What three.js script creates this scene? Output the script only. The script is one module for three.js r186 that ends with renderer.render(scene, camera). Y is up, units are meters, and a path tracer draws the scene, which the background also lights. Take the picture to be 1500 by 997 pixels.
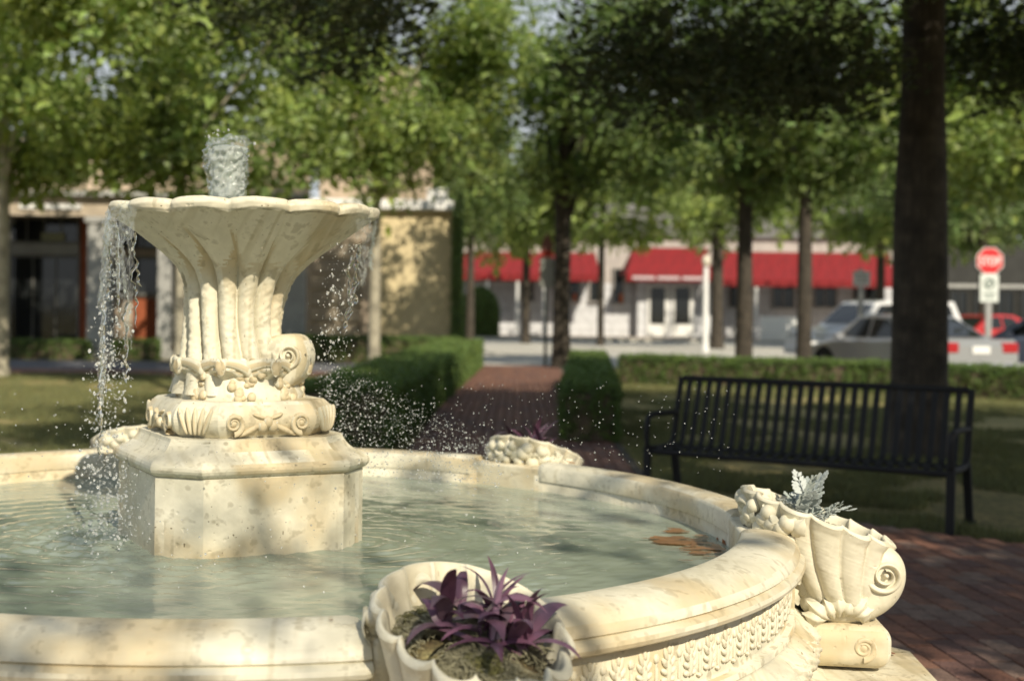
import * as THREE from 'three';
import { mergeGeometries, mergeVertices, toCreasedNormals } from 'three/addons/utils/BufferGeometryUtils.js';
import { RoundedBoxGeometry } from 'three/addons/geometries/RoundedBoxGeometry.js';

// ---------------------------------------------------------------- camera, sky, sun, exposure
const scene = new THREE.Scene();
const camera = new THREE.PerspectiveCamera(29.05, 1500 / 997, 0.1, 600);
camera.position.set(0, 1.5, 0);
camera.rotation.set(0, 0, 0.012);
camera.setViewOffset(1500, 997, 190, 51.5, 1500, 997);
camera.focus = 3.6;
camera.userData.fStop = 2.3;
scene.add(camera);

const skyTex = (() => {
  const w = 256, h = 128, d = new Float32Array(w * h * 4);
  for (let j = 0; j < h; j++) for (let i = 0; i < w; i++) {
    const el = (j + 0.5) / h * Math.PI - Math.PI / 2, t = Math.max(0, Math.sin(el));
    const k = Math.pow(t, 0.45), o = (j * w + i) * 4;
    const low = el < 0;
    d[o] = low ? 0.3 : 0.68 + (0.28 - 0.68) * k;
    d[o + 1] = low ? 0.3 : 0.7 + (0.35 - 0.7) * k;
    d[o + 2] = low ? 0.27 : 0.68 + (0.46 - 0.68) * k;
    d[o + 3] = 1;
  }
  const t = new THREE.DataTexture(d, w, h, THREE.RGBAFormat, THREE.FloatType);
  t.mapping = THREE.EquirectangularReflectionMapping;
  t.magFilter = THREE.LinearFilter; t.minFilter = THREE.LinearFilter;
  t.needsUpdate = true;
  return t;
})();
scene.background = skyTex;
scene.environment = skyTex;

const SUN_AZ = 20 * Math.PI / 180, SUN_EL = 38 * Math.PI / 180;
const sun = new THREE.DirectionalLight(0xfff3dc, 5);
sun.position.set(Math.sin(SUN_AZ) * Math.cos(SUN_EL), Math.sin(SUN_EL), Math.cos(SUN_AZ) * Math.cos(SUN_EL)).multiplyScalar(60);
sun.castShadow = true;
sun.shadow.mapSize.set(4096, 4096);
Object.assign(sun.shadow.camera, { left: -45, right: 45, top: 45, bottom: -45, near: 1, far: 160 });
sun.target.position.set(0, 0, -12);
sun.position.add(sun.target.position);
scene.add(sun, sun.target);

const renderer = new THREE.WebGLRenderer({ antialias: true });
renderer.toneMapping = THREE.LinearToneMapping;
renderer.toneMappingExposure = 1.24;
renderer.shadowMap.enabled = true;

// ---------------------------------------------------------------- helpers
const PI = Math.PI, TAU = PI * 2;
const rng = (a) => () => { a |= 0; a = a + 0x6D2B79F5 | 0; let t = Math.imul(a ^ a >>> 15, 1 | a); t = t + Math.imul(t ^ t >>> 7, 61 | t) ^ t; return ((t ^ t >>> 14) >>> 0) / 4294967296; };
const lerp = (a, b, t) => a + (b - a) * t;
const clamp = (x, a = 0, b = 1) => Math.min(b, Math.max(a, x));
const smooth = (a, b, x) => { const t = clamp((x - a) / (b - a)); return t * t * (3 - 2 * t); };
const hash3 = (x, y, z) => { let h = Math.imul(x, 374761393) + Math.imul(y, 668265263) + Math.imul(z, 2147483647 ^ 1013904223) | 0; h = Math.imul(h ^ h >>> 13, 1274126177); return ((h ^ h >>> 16) >>> 0) / 4294967296; };
function noise3(x, y, z) {
  const xi = Math.floor(x), yi = Math.floor(y), zi = Math.floor(z);
  const f = (t) => t * t * (3 - 2 * t), u = f(x - xi), v = f(y - yi), w = f(z - zi);
  let s = 0;
  for (let k = 0; k < 8; k++) { const a = k & 1, b = k >> 1 & 1, c = k >> 2; s += hash3(xi + a, yi + b, zi + c) * (a ? u : 1 - u) * (b ? v : 1 - v) * (c ? w : 1 - w); }
  return s;
}
const fbm3 = (x, y, z, o = 4) => { let s = 0, a = 0.5, n = 0; for (let i = 0; i < o; i++) { s += a * noise3(x, y, z); n += a; a *= 0.5; x *= 2.03; y *= 2.03; z *= 2.03; } return s / n; };
function tnoise(x, y, p, seed) {  // tileable value noise with period p
  const xi = Math.floor(x), yi = Math.floor(y), f = (t) => t * t * (3 - 2 * t), u = f(x - xi), v = f(y - yi), m = (k) => ((k % p) + p) % p;
  const h = (a, b) => hash3(m(a), m(b), seed);
  return lerp(lerp(h(xi, yi), h(xi + 1, yi), u), lerp(h(xi, yi + 1), h(xi + 1, yi + 1), u), v);
}
const tfbm = (x, y, p, seed, o = 4) => { let s = 0, a = 0.5, n = 0; for (let i = 0; i < o; i++) { s += a * tnoise(x * p, y * p, p, seed + i); n += a; a *= 0.5; p *= 2; } return s / n; };
function tex(size, fn, srgb = true) {
  const d = new Uint8Array(size * size * 4);
  for (let j = 0; j < size; j++) for (let i = 0; i < size; i++) { const c = fn(i / size, j / size), o = (j * size + i) * 4; d[o] = clamp(c[0], 0, 255); d[o + 1] = clamp(c[1], 0, 255); d[o + 2] = clamp(c[2], 0, 255); d[o + 3] = 255; }
  const t = new THREE.DataTexture(d, size, size, THREE.RGBAFormat);
  t.wrapS = t.wrapT = THREE.RepeatWrapping; t.magFilter = THREE.LinearFilter; t.minFilter = THREE.LinearFilter;
  if (srgb) t.colorSpace = THREE.SRGBColorSpace;
  t.needsUpdate = true; return t;
}
const rep = (t, x, y = x) => { const c = t.clone(); c.repeat.set(x, y); c.needsUpdate = true; return c; };
const mix3 = (a, b, t) => [lerp(a[0], b[0], t), lerp(a[1], b[1], t), lerp(a[2], b[2], t)];

// pixel of the photograph + distance -> point in the place
const F = 1925, CR = Math.cos(0.012), SR = Math.sin(0.012);
function P(px, py, z) { const a = px - 560, b = py - 447, u = a * CR + b * SR, v = -a * SR + b * CR; return [u * z / F, 1.5 - v * z / F, -z]; }
const GX = (px, z) => P(px, 447 + 1.5 * F / z, z)[0];

const taken = {};
const numbered = (n) => { if (!(n in taken)) { taken[n] = 0; return n; } return `${n}_${String(++taken[n]).padStart(3, '0')}`; };
function mesh(name, geo, mat, parent, pos, rot) {
  const m = new THREE.Mesh(geo, mat); m.name = parent === scene ? numbered(name) : name; m.castShadow = m.receiveShadow = true;
  if (pos) m.position.set(...pos); if (rot) m.rotation.set(...rot);
  if (parent) parent.add(m); return m;
}
function tag(o, label, category, group) { o.userData = { ...o.userData, label, category }; if (group) o.userData.group = group; return o; }
function thing(name, label, category, pos = [0, 0, 0], turn = 0, group) {
  const g = new THREE.Group(); g.name = numbered(name); g.position.set(...pos); g.rotation.y = turn; scene.add(g); return tag(g, label, category, group);
}
function struct(name, geo, mat, pos) { const m = mesh(name, geo, mat, scene, pos); m.userData.kind = 'structure'; return m; }
function inst(name, geo, mat, mats, parent, colors) {
  const m = new THREE.InstancedMesh(geo, mat, mats.length); m.name = parent === scene ? numbered(name) : name; m.userData.kind = 'stuff';
  mats.forEach((x, i) => m.setMatrixAt(i, x)); if (colors) colors.forEach((c, i) => m.setColorAt(i, c));
  m.castShadow = m.receiveShadow = true; parent.add(m); return m;
}
const M4 = (x, y, z, rx, ry, rz, s) => new THREE.Matrix4().compose(new THREE.Vector3(x, y, z), new THREE.Quaternion().setFromEuler(new THREE.Euler(rx, ry, rz, 'YXZ')), typeof s === 'number' ? new THREE.Vector3(s, s, s) : new THREE.Vector3(...s));
const box = (w, h, d, x = 0, y = 0, z = 0) => new THREE.BoxGeometry(w, h, d).translate(x, y, z);
const rbox = (w, h, d, r, x = 0, y = 0, z = 0, s = 2) => new RoundedBoxGeometry(w, h, d, s, r).translate(x, y, z);
const cyl = (r1, r2, h, x = 0, y = 0, z = 0, n = 14) => new THREE.CylinderGeometry(r1, r2, h, n).translate(x, y, z);
const strip = (g) => { const n = g.index ? g.toNonIndexed() : g; for (const k of Object.keys(n.attributes)) if (!['position', 'normal', 'uv'].includes(k)) n.deleteAttribute(k); return n; };
const merge = (list) => mergeGeometries(list.map(strip));
function boxUV(g, s = 1) {  // uv in metres from the side a face points to
  const n = g.index ? g.toNonIndexed() : g, p = n.attributes.position, uv = new Float32Array(p.count * 2);
  if (!n.attributes.normal) n.computeVertexNormals();
  const a = new THREE.Vector3(), b = new THREE.Vector3(), c = new THREE.Vector3();
  for (let i = 0; i < p.count; i += 3) {
    a.fromBufferAttribute(p, i); b.fromBufferAttribute(p, i + 1); c.fromBufferAttribute(p, i + 2);
    const f = b.clone().sub(a).cross(c.clone().sub(a)), X = Math.abs(f.x), Y = Math.abs(f.y), Z = Math.abs(f.z);
    for (let k = 0; k < 3; k++) { const x = p.getX(i + k), y = p.getY(i + k), z = p.getZ(i + k); const q = Y > X && Y > Z ? [x, z] : X > Z ? [z + 0.37, y] : [x, y]; uv[(i + k) * 2] = q[0] * s; uv[(i + k) * 2 + 1] = q[1] * s; }
  }
  n.setAttribute('uv', new THREE.BufferAttribute(uv, 2)); return n;
}
function grid(nu, nv, fn, closeU = false) {  // surface from fn(u, v)
  const pos = [], idx = [], W = nu + 1;
  for (let j = 0; j <= nv; j++) for (let i = 0; i <= nu; i++) pos.push(...fn(i / nu, j / nv));
  for (let j = 0; j < nv; j++) for (let i = 0; i < nu; i++) { const a = j * W + i, b = a + 1, c = a + W, d = c + 1; idx.push(a, b, d, a, d, c); }
  let g = new THREE.BufferGeometry(); g.setAttribute('position', new THREE.Float32BufferAttribute(pos, 3)); g.setIndex(idx);
  if (closeU) g = mergeVertices(g, 1e-5);
  g.computeVertexNormals(); return g;
}
function taperTube(pts, rad, n = 10, cap = true, wob = 0, seed = 1) {  // tapered limb through points
  const c = new THREE.CatmullRomCurve3(pts.map((p) => new THREE.Vector3(...p))), N = Math.max(6, pts.length * 4), fr = c.computeFrenetFrames(N, false), pos = [], idx = [];
  for (let i = 0; i <= N; i++) {
    const t = i / N, p = c.getPoint(t), k = t * (rad.length - 1), a = Math.min(rad.length - 2, Math.floor(k)), r = lerp(rad[a], rad[a + 1], k - a);
    for (let j = 0; j < n; j++) { const q = j / n * TAU, w = 1 + wob * (noise3(Math.cos(q) * 2 + seed, Math.sin(q) * 2, t * N * 0.4) - 0.5); const d = fr.normals[i].clone().multiplyScalar(Math.cos(q) * r * w).addScaledVector(fr.binormals[i], Math.sin(q) * r * w).add(p); pos.push(d.x, d.y, d.z); }
  }
  for (let i = 0; i < N; i++) for (let j = 0; j < n; j++) { const a = i * n + j, b = i * n + (j + 1) % n; idx.push(a, b, b + n, a, b + n, a + n); }
  if (cap) for (const [s, flip] of [[0, 1], [N * n, 0]]) for (let j = 1; j < n - 1; j++) idx.push(...(flip ? [s, s + j + 1, s + j] : [s, s + j, s + j + 1]));
  const g = new THREE.BufferGeometry(); g.setAttribute('position', new THREE.Float32BufferAttribute(pos, 3)); g.setIndex(idx); g.computeVertexNormals();
  return g;
}
function extrude(pts, depth, bevel = 0, seg = 2) {
  const s = new THREE.Shape(pts.map((p) => new THREE.Vector2(...p)));
  return new THREE.ExtrudeGeometry(s, { depth: depth - 2 * bevel, bevelEnabled: bevel > 0, bevelSize: bevel, bevelThickness: bevel, bevelSegments: seg, bevelOffset: -bevel, curveSegments: 6 }).translate(0, 0, bevel - depth / 2);
}

// ---------------------------------------------------------------- materials
const stoneMap = (stain, seed, pits) => tex(1024, (u, v) => {
  const a = tfbm(u, v, 6, seed, 5), b = tfbm(u, v, 40, seed + 11, 3), c = tfbm(u, v, 3, seed + 23, 5), p = tnoise(u * 110, v * 110, 110, seed + 31), q = tnoise(u * 13, v * 13, 13, seed + 41);
  let k = mix3([194, 188, 164], [220, 215, 196], a);
  k = mix3(k, [170, 144, 98], stain * smooth(0.53, 0.75, c) * (0.45 + 0.55 * b));
  k = mix3(k, [120, 112, 90], 0.55 * stain * smooth(0.6, 0.8, b));
  const run = tnoise(u * 44, v * 3, 44, seed + 81) * 0.6 + tnoise(u * 90, v * 6, 90, seed + 83) * 0.4; k = mix3(k, [146, 134, 100], 0.5 * stain * smooth(0.58, 0.85, run) * smooth(0.35, 0.65, tnoise(u * 5, v * 5, 5, seed + 87)));
  k = mix3(k, [92, 82, 60], pits * smooth(0.93, 0.98, p) * smooth(0.45, 0.7, q));
  k = mix3(k, [104, 96, 72], 0.4 * pits * smooth(0.86, 0.95, tnoise(u * 34 + 3, v * 34, 34, seed + 61)) * smooth(0.5, 0.75, tnoise(u * 7, v * 7, 7, seed + 71)));
  const g = (b - 0.5) * 22; return [k[0] + g, k[1] + g, k[2] + g];
});
const stoneBump = tex(512, (u, v) => { const g = 128 + (tfbm(u, v, 24, 5, 4) - 0.5) * 170 - 90 * smooth(0.9, 0.97, tnoise(u * 60, v * 60, 60, 77)); return [g, g, g]; }, false);
const stdm = (o) => new THREE.MeshStandardMaterial({ roughness: 0.8, ...o });
const phys = (o) => new THREE.MeshPhysicalMaterial({ roughness: 0.6, ...o });
const lin = (r, g, b) => new THREE.Color().setRGB(r, g, b);
const M = {
  stone: stdm({ map: stoneMap(0.62, 3, 1), bumpMap: stoneBump, bumpScale: 0.004, roughness: 0.7 }),
  stoneRim: stdm({ map: stoneMap(0.55, 51, 0.15), bumpMap: stoneBump, bumpScale: 0.003, roughness: 0.5 }),
  stoneFrieze: stdm({ map: stoneMap(0.85, 91, 0.5), bumpMap: stoneBump, bumpScale: 0.004, roughness: 0.75 }),
  stoneShell: stdm({ map: stoneMap(0.22, 133, 0.25), bumpMap: stoneBump, bumpScale: 0.003, roughness: 0.6 }),
  bark: stdm({ map: tex(256, (u, v) => { const n = tfbm(u, v, 8, 3, 4), m = tnoise(u * 32, v * 6, 2, 9); const k = 46 + n * 46 - 16 * m; return [k * 1.05, k * 0.95, k * 0.82]; }), bumpMap: tex(256, (u, v) => { const g = 255 * tfbm(u, v * 0.3, 16, 13, 3); return [g, g, g]; }, false), bumpScale: 0.02, roughness: 0.95 }),
  barkPale: stdm({ map: tex(256, (u, v) => { const n = tfbm(u, v, 8, 6, 4); const k = 105 + n * 75; return [k * 1.04, k, k * 0.88]; }), bumpMap: stoneBump, bumpScale: 0.006, roughness: 0.9 }),
  leafLight: phys({ color: lin(0.25, 0.335, 0.06), roughness: 0.92, transmission: 0.5, side: THREE.DoubleSide }),
  leafMid: phys({ color: lin(0.155, 0.235, 0.048), roughness: 0.92, transmission: 0.45, side: THREE.DoubleSide }),
  leafOak: phys({ color: lin(0.05, 0.07, 0.02), roughness: 0.92, transmission: 0.25, side: THREE.DoubleSide }),
  leafHedge: phys({ color: lin(0.1, 0.165, 0.028), roughness: 0.92, transmission: 0.25, side: THREE.DoubleSide }),
  hedgeCore: stdm({ color: lin(0.11, 0.085, 0.055), roughness: 1 }),
  black: stdm({ color: lin(0.008, 0.008, 0.008), roughness: 0.75 }),
  metal: stdm({ color: lin(0.35, 0.35, 0.34), roughness: 0.5, metalness: 0.4 }),
  white: stdm({ color: lin(0.7, 0.7, 0.68), roughness: 0.6 }),
  water: phys({ color: lin(0.33, 0.38, 0.3), roughness: 0.1, transmission: 0.22, ior: 1.33 }),
  drop: phys({ color: lin(0.95, 0.96, 0.95), roughness: 0.06, transmission: 0.8, thickness: 0.01, ior: 1.33 }),  // partly opaque white, put in for the sparkle of sun glints
  clear: phys({ color: lin(1, 1, 1), roughness: 0.0, transmission: 1, thickness: 0.01, ior: 1.33 }),
  film: phys({ color: lin(0.93, 0.95, 0.94), roughness: 0.03, transmission: 0.94, ior: 1.33, side: THREE.DoubleSide }),
  froth: phys({ color: lin(0.66, 0.69, 0.67), roughness: 0.12, transmission: 0.6, ior: 1.33, side: THREE.DoubleSide }),
  glass: stdm({ color: lin(0.015, 0.017, 0.018), roughness: 0.06 }),
  tyre: stdm({ color: lin(0.015, 0.015, 0.015), roughness: 0.85 }),
};
// ---------------------------------------------------------------- ground, street, pavements
const flat = (pts, y) => { const g = new THREE.ShapeGeometry(new THREE.Shape(pts.map((p) => new THREE.Vector2(p[0], p[1])))); g.rotateX(-PI / 2); g.translate(0, y, 0); g.computeVertexNormals(); return boxUV(g); };  // pts as (x, depth)
const rect = (x0, x1, z0, z1, y) => flat([[x0, z0], [x1, z0], [x1, z1], [x0, z1]], y);
const soilMap = tex(512, (u, v) => { const a = tfbm(u, v, 6, 3, 5), b = tfbm(u, v, 60, 8, 2); return mix3([104, 100, 54], [150, 134, 86], a).map((c) => c * (0.75 + 0.5 * b)); });
const asphaltMap = tex(512, (u, v) => { const a = tfbm(u, v, 5, 13, 4), b = tfbm(u, v, 90, 8, 2), k = 78 + a * 26 + (b - 0.5) * 34; return [k, k, k * 1.05]; });
const concMap = tex(512, (u, v) => { const a = tfbm(u, v, 5, 17, 5), b = tfbm(u, v, 80, 9, 2), k = 150 + a * 42 + (b - 0.5) * 22; return [k, k * 0.985, k * 0.94]; });
struct('lawn', rect(-260, 260, -140, 420, 0), stdm({ map: rep(soilMap, 0.5), roughness: 1 }));
const asphalt = stdm({ map: rep(asphaltMap, 0.4), roughness: 0.95 }), concrete = stdm({ map: rep(concMap, 0.35), roughness: 0.9 });
struct('street', rect(1.2, 120, 33.2, 58.5, 0.004), concrete);
struct('driveway', rect(-120, 1.2, 29.2, 33.6, 0.004), asphalt);
struct('parking_lot', rect(8.6, 120, 24.6, 33.2, 0.004), asphalt);
{
  const g = boxUV(box(120, 0.13, 9, 64, 0.065, -63), 1); const s = struct('sidewalk', g, stdm({ map: rep(concMap, 0.5), color: lin(0.85, 0.72, 0.64), roughness: 0.9 }));
  const k = boxUV(box(120, 0.15, 0.18, 64, 0.075, -58.4)); mesh('kerb', k, concrete, s);
}
// bricks: plaza round the fountain, the path and the walk beside the driveway
const FX = -0.49, FZ = -4.46;
const brickGrain = tex(256, (u, v) => { const a = tfbm(u, v, 8, 23, 4), b = tfbm(u, v, 48, 29, 2), k = 175 + a * 70 + (b - 0.5) * 60; return [k, k, k]; });
const brickBump = tex(256, (u, v) => { const g = 255 * tfbm(u, v, 20, 31, 3); return [g, g, g]; }, false);
const brickMats = [[0.27, 0.125, 0.082], [0.225, 0.108, 0.078], [0.3, 0.15, 0.1], [0.19, 0.1, 0.082], [0.26, 0.165, 0.13], [0.3, 0.2, 0.155]].map((c) => stdm({ color: lin(...c), map: brickGrain, bumpMap: brickBump, bumpScale: 0.006, roughness: 0.8 }));
const sandMat = stdm({ color: lin(0.1, 0.085, 0.065), map: brickGrain, roughness: 1 });
const plaza = struct('brick_plaza', (() => { const g = new THREE.CircleGeometry(6.1, 72); g.rotateX(-PI / 2); g.translate(FX, 0.006, FZ); return boxUV(g, 4); })(), sandMat);
{
  const R = rng(11), bw = 0.12, bl = 0.24, near = [], far = [[], [], [], [], [], []];
  const geos = [0, 1, 2].map((k) => { const g = boxUV(rbox(bw - 0.009, 0.05, bl - 0.009, 0.005, 0, 0, 0, 1), 4); g.attributes.uv.array.forEach((v, i, a) => { a[i] = v + k * 0.31; }); return g; });
  for (let i = -60; i < 60; i++) for (let j = -50; j < 30; j++) {
    const x = FX + i * bw, z = FZ + (j + (i & 1 ? 0.5 : 0)) * bl, r = Math.hypot(x - FX, z - FZ);
    if (r > 6.05 || r < 1.85 || z > -1.6) continue;
    const px = 560 + F * x / -z, py = 447 + F * 1.5 / -z, seen = px > 1130 && px < 1520 && py > 770 && py < 1015;
    (seen ? near : far[Math.floor(R() * 6)]).push([x, z, R()]);
  }
  near.sort((a, b) => b[1] - a[1]);
  near.forEach(([x, z, k], n) => {
    const y = 0.006 + (R() - 0.5) * 0.006, m = n < 300 ? mesh('brick', geos[n % 3], brickMats[Math.floor(k * 6)], plaza, [x, y, z], [(R() - 0.5) * 0.012, (R() - 0.5) * 0.02, (R() - 0.5) * 0.012]) : far[Math.floor(k * 6)].push([x, z, k]);
  });
  far.forEach((f, c) => { const gs = f.map(([x, z]) => geos[0].clone().translate(x, 0.006 + (R() - 0.5) * 0.006, z)); if (gs.length) { const m = mesh('paving_bricks', mergeGeometries(gs), brickMats[c], plaza); m.userData.kind = 'stuff'; } });
}
{
  // path running away from the plaza between the hedges
  const a = [1.0, 9.4], b = [3.42, 33.4], dx = b[0] - a[0], dz = b[1] - a[1], L = Math.hypot(dx, dz), t = [dx / L, dz / L], n = [t[1], -t[0]], hw = 1.14;
  const q = (s, w) => [a[0] + t[0] * s + n[0] * w, a[1] + t[1] * s + n[1] * w];
  const path = struct('brick_path', flat([q(0, -hw), q(0, hw), q(L, hw), q(L, -hw)], 0.005), sandMat), R = rng(5), bw = 0.12, bl = 0.24, sets = [[], [], [], [], [], []];
  const g0 = boxUV(box(bw - 0.008, 0.03, bl - 0.008), 4), ang = Math.atan2(t[0], -t[1]);
  for (let i = 0; i < hw * 2 / bw - 1; i++) for (let j = 0; j < L / bl - 1; j++) { const p = q((j + (i & 1 ? 0.9 : 0.4)) * bl, -hw + (i + 0.6) * bw); sets[Math.floor(R() * 4)].push(g0.clone().rotateY(PI - ang).translate(p[0], (R() - 0.5) * 0.004 + 0.004, -p[1])); }
  sets.forEach((s, c) => { if (s.length) mesh('paving_bricks', mergeGeometries(s), brickMats[c], path).userData.kind = 'stuff'; });
  const walk = struct('brick_walk', rect(-30, 1.1, 27.2, 29.0, 0.007), sandMat), ws = [[], [], [], []];
  for (let i = 0; i < 100; i++) for (let j = 0; j < 8; j++) ws[Math.floor(R() * 4)].push(box(0.23, 0.03, 0.2, -22.7 + i * 0.238 + (j & 1) * 0.12, 0.008, -27.35 - j * 0.21));
  ws.forEach((s, c) => { mesh('paving_bricks', boxUV(mergeGeometries(s), 4), brickMats[c], walk).userData.kind = 'stuff'; });
}

// ---------------------------------------------------------------- buildings
const plaster = (r, g, b, seed) => stdm({ color: lin(r, g, b), map: tex(256, (u, v) => { const k = 205 + 50 * tfbm(u, v, 5, seed, 5) + 16 * (tfbm(u, v, 60, seed + 3, 2) - 0.5); return [k, k, k]; }), bumpMap: stoneBump, bumpScale: 0.004, roughness: 0.9 });
const W = { yellow: plaster(0.72, 0.6, 0.36, 1), beige: plaster(0.56, 0.45, 0.34, 2), tan: plaster(0.5, 0.42, 0.32, 3), grey: plaster(0.4, 0.4, 0.38, 4), whitewash: plaster(0.66, 0.67, 0.7, 5), taupe: plaster(0.52, 0.47, 0.44, 6), rust: plaster(0.34, 0.09, 0.035, 7), darkwall: plaster(0.035, 0.035, 0.032, 8), roof: plaster(0.2, 0.2, 0.2, 9) };
// box between two pixels of the photograph on a wall at a distance
const slab = (x0, y0, x1, y1, z, d, out = 0) => { const a = P(x0, y1, z), b = P(x1, y0, z); return box(b[0] - a[0], b[1] - a[1], d, (a[0] + b[0]) / 2, (a[1] + b[1]) / 2, -z + out - d / 2 + d); };
const wpart = (name, g, mat, parent) => mesh(name, boxUV(g), mat, parent);
function windowAt(parent, x0, y0, x1, y1, z, frameMat, bars = 1, glassMat = M.glass) {
  const a = P(x0, y1, z), b = P(x1, y0, z), w = b[0] - a[0], h = b[1] - a[1], cx = (a[0] + b[0]) / 2, cy = (a[1] + b[1]) / 2, fw = 0.07;
  const f = wpart('window', merge([box(w + 0.1, fw, 0.12, cx, cy + h / 2, -z + 0.06), box(w + 0.16, fw, 0.2, cx, cy - h / 2 - 0.01, -z + 0.09), box(fw, h - fw, 0.118, cx - w / 2, cy, -z + 0.06), box(fw, h - fw, 0.118, cx + w / 2, cy, -z + 0.06)]), frameMat, parent);
  for (let i = 0; i <= bars; i++) mesh('pane', box(w / (bars + 1) - 0.03, h - 0.06, 0.02, cx - w / 2 + w / (bars + 1) * (i + 0.5), cy, -z + 0.03), glassMat, f);
  if (bars) for (let i = 1; i <= bars; i++) mesh('mullion', box(0.04, h - 0.07, 0.06, cx - w / 2 + w / (bars + 1) * i, cy, -z + 0.05), frameMat, f);
  return f;
}
{ // arcade building
  const b = thing('arcade_building', 'arcaded building with grey columns and dark shop windows beyond the lawn', 'building');
  const z = 36.5, base = -16, right = P(452, 400, z)[0];
  wpart('wall', box(right - base, 6.0, 0.4, (right + base) / 2, 3.0, -z - 0.2), W.beige, b);
  for (const [px, w] of [[-190, 34], [-8, 36], [148, 36], [241, 20], [330, 34], [430, 34]]) {
    const p = P(px, 447, 34.8), ww = w * 34.8 / F;
    const c = wpart('column', rbox(ww, 3.7, ww, 0.03, p[0], 1.85, -34.8), W.grey, b);
    wpart('plinth', rbox(ww + 0.12, 0.22, ww + 0.12, 0.02, p[0], 0.11, -34.8), W.grey, c);
    wpart('capital', rbox(ww + 0.14, 0.16, ww + 0.14, 0.02, p[0], 3.66, -34.8), W.grey, c);
  }
  wpart('beam', box(right - base, 0.5, 0.7, (right + base) / 2, 4.0, -34.8), W.tan, b);
  wpart('canopy_roof', box(right - base, 0.14, 2.3, (right + base) / 2, 4.33, -35.35), W.grey, b);
  wpart('white_fascia', box(1.62, 0.13, 0.06, P(73, 302, 34.4)[0], P(73, 302, 34.4)[1], -34.42), M.white, b);
  const frame = stdm({ color: lin(0.12, 0.12, 0.11), roughness: 0.5 }), zz = z - 0.02;
  windowAt(b, 14, 320, 116, 354, zz, frame, 3); windowAt(b, 14, 376, 116, 500, zz, frame, 2);
  wpart('sill_band', slab(8, 356, 117, 372, zz, 0.16), W.grey, b);
  wpart('red_pilaster', slab(119, 312, 131, 505, zz, 0.25), W.rust, b);
  wpart('red_panel', slab(197, 438, 233, 505, zz, 0.22), W.rust, b);
  windowAt(b, 168, 330, 232, 362, zz, frame, 2); windowAt(b, 168, 378, 232, 430, zz, frame, 1);
  windowAt(b, 256, 330, 330, 500, zz, frame, 2);
  windowAt(b, -180, 376, -30, 500, zz, frame, 3);
  wpart('paper_notice', slab(60, 341, 94, 361, zz - 0.12, 0.02), stdm({ color: lin(0.3, 0.31, 0.2) }), b);
}
{ // yellow building
  const b = thing('yellow_building', 'yellow plastered building with banded side and white cornice behind the hedge', 'building');
  const z = 39, L = P(452, 447, z)[0], Rr = P(664, 447, z)[0], top = P(600, 308, z)[1], pl = P(530, 447, z)[0];
  wpart('wall', box(Rr - L, top, 6, (L + Rr) / 2, top / 2, -z - 3), W.yellow, b);
  for (let i = 0; i < 9; i++) wpart('stone_band', rbox(pl - L - 0.04, top / 9 - 0.05, 0.1, 0.02, (pl + L) / 2, (i + 0.5) * top / 9, -z + 0.03), W.tan, b);
  wpart('pilaster', box(0.42, top - 0.02, 0.16, pl + 0.2, top / 2, -z + 0.06), W.beige, b);
  const c = wpart('cornice', rbox(Rr - L + 0.3, 0.3, 0.5, 0.05, (L + Rr) / 2 + 0.06, top + 0.15, -z + 0.05), M.white, b);
  wpart('cornice_block', rbox(0.6, 0.34, 0.5, 0.03, P(640, 300, z)[0], top + 0.47, -z - 0.02), M.white, c);
  wpart('upper_wall', box(Rr - L - 0.9, 4.2, 5, (L + Rr) / 2 - 0.2, top + 2.3, -z - 3.2), W.beige, b);
  for (const x of [480, 548, 612]) windowAt(b, x - 14, 150, x + 14, 225, z + 0.68, M.white, 1);
}
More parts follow.
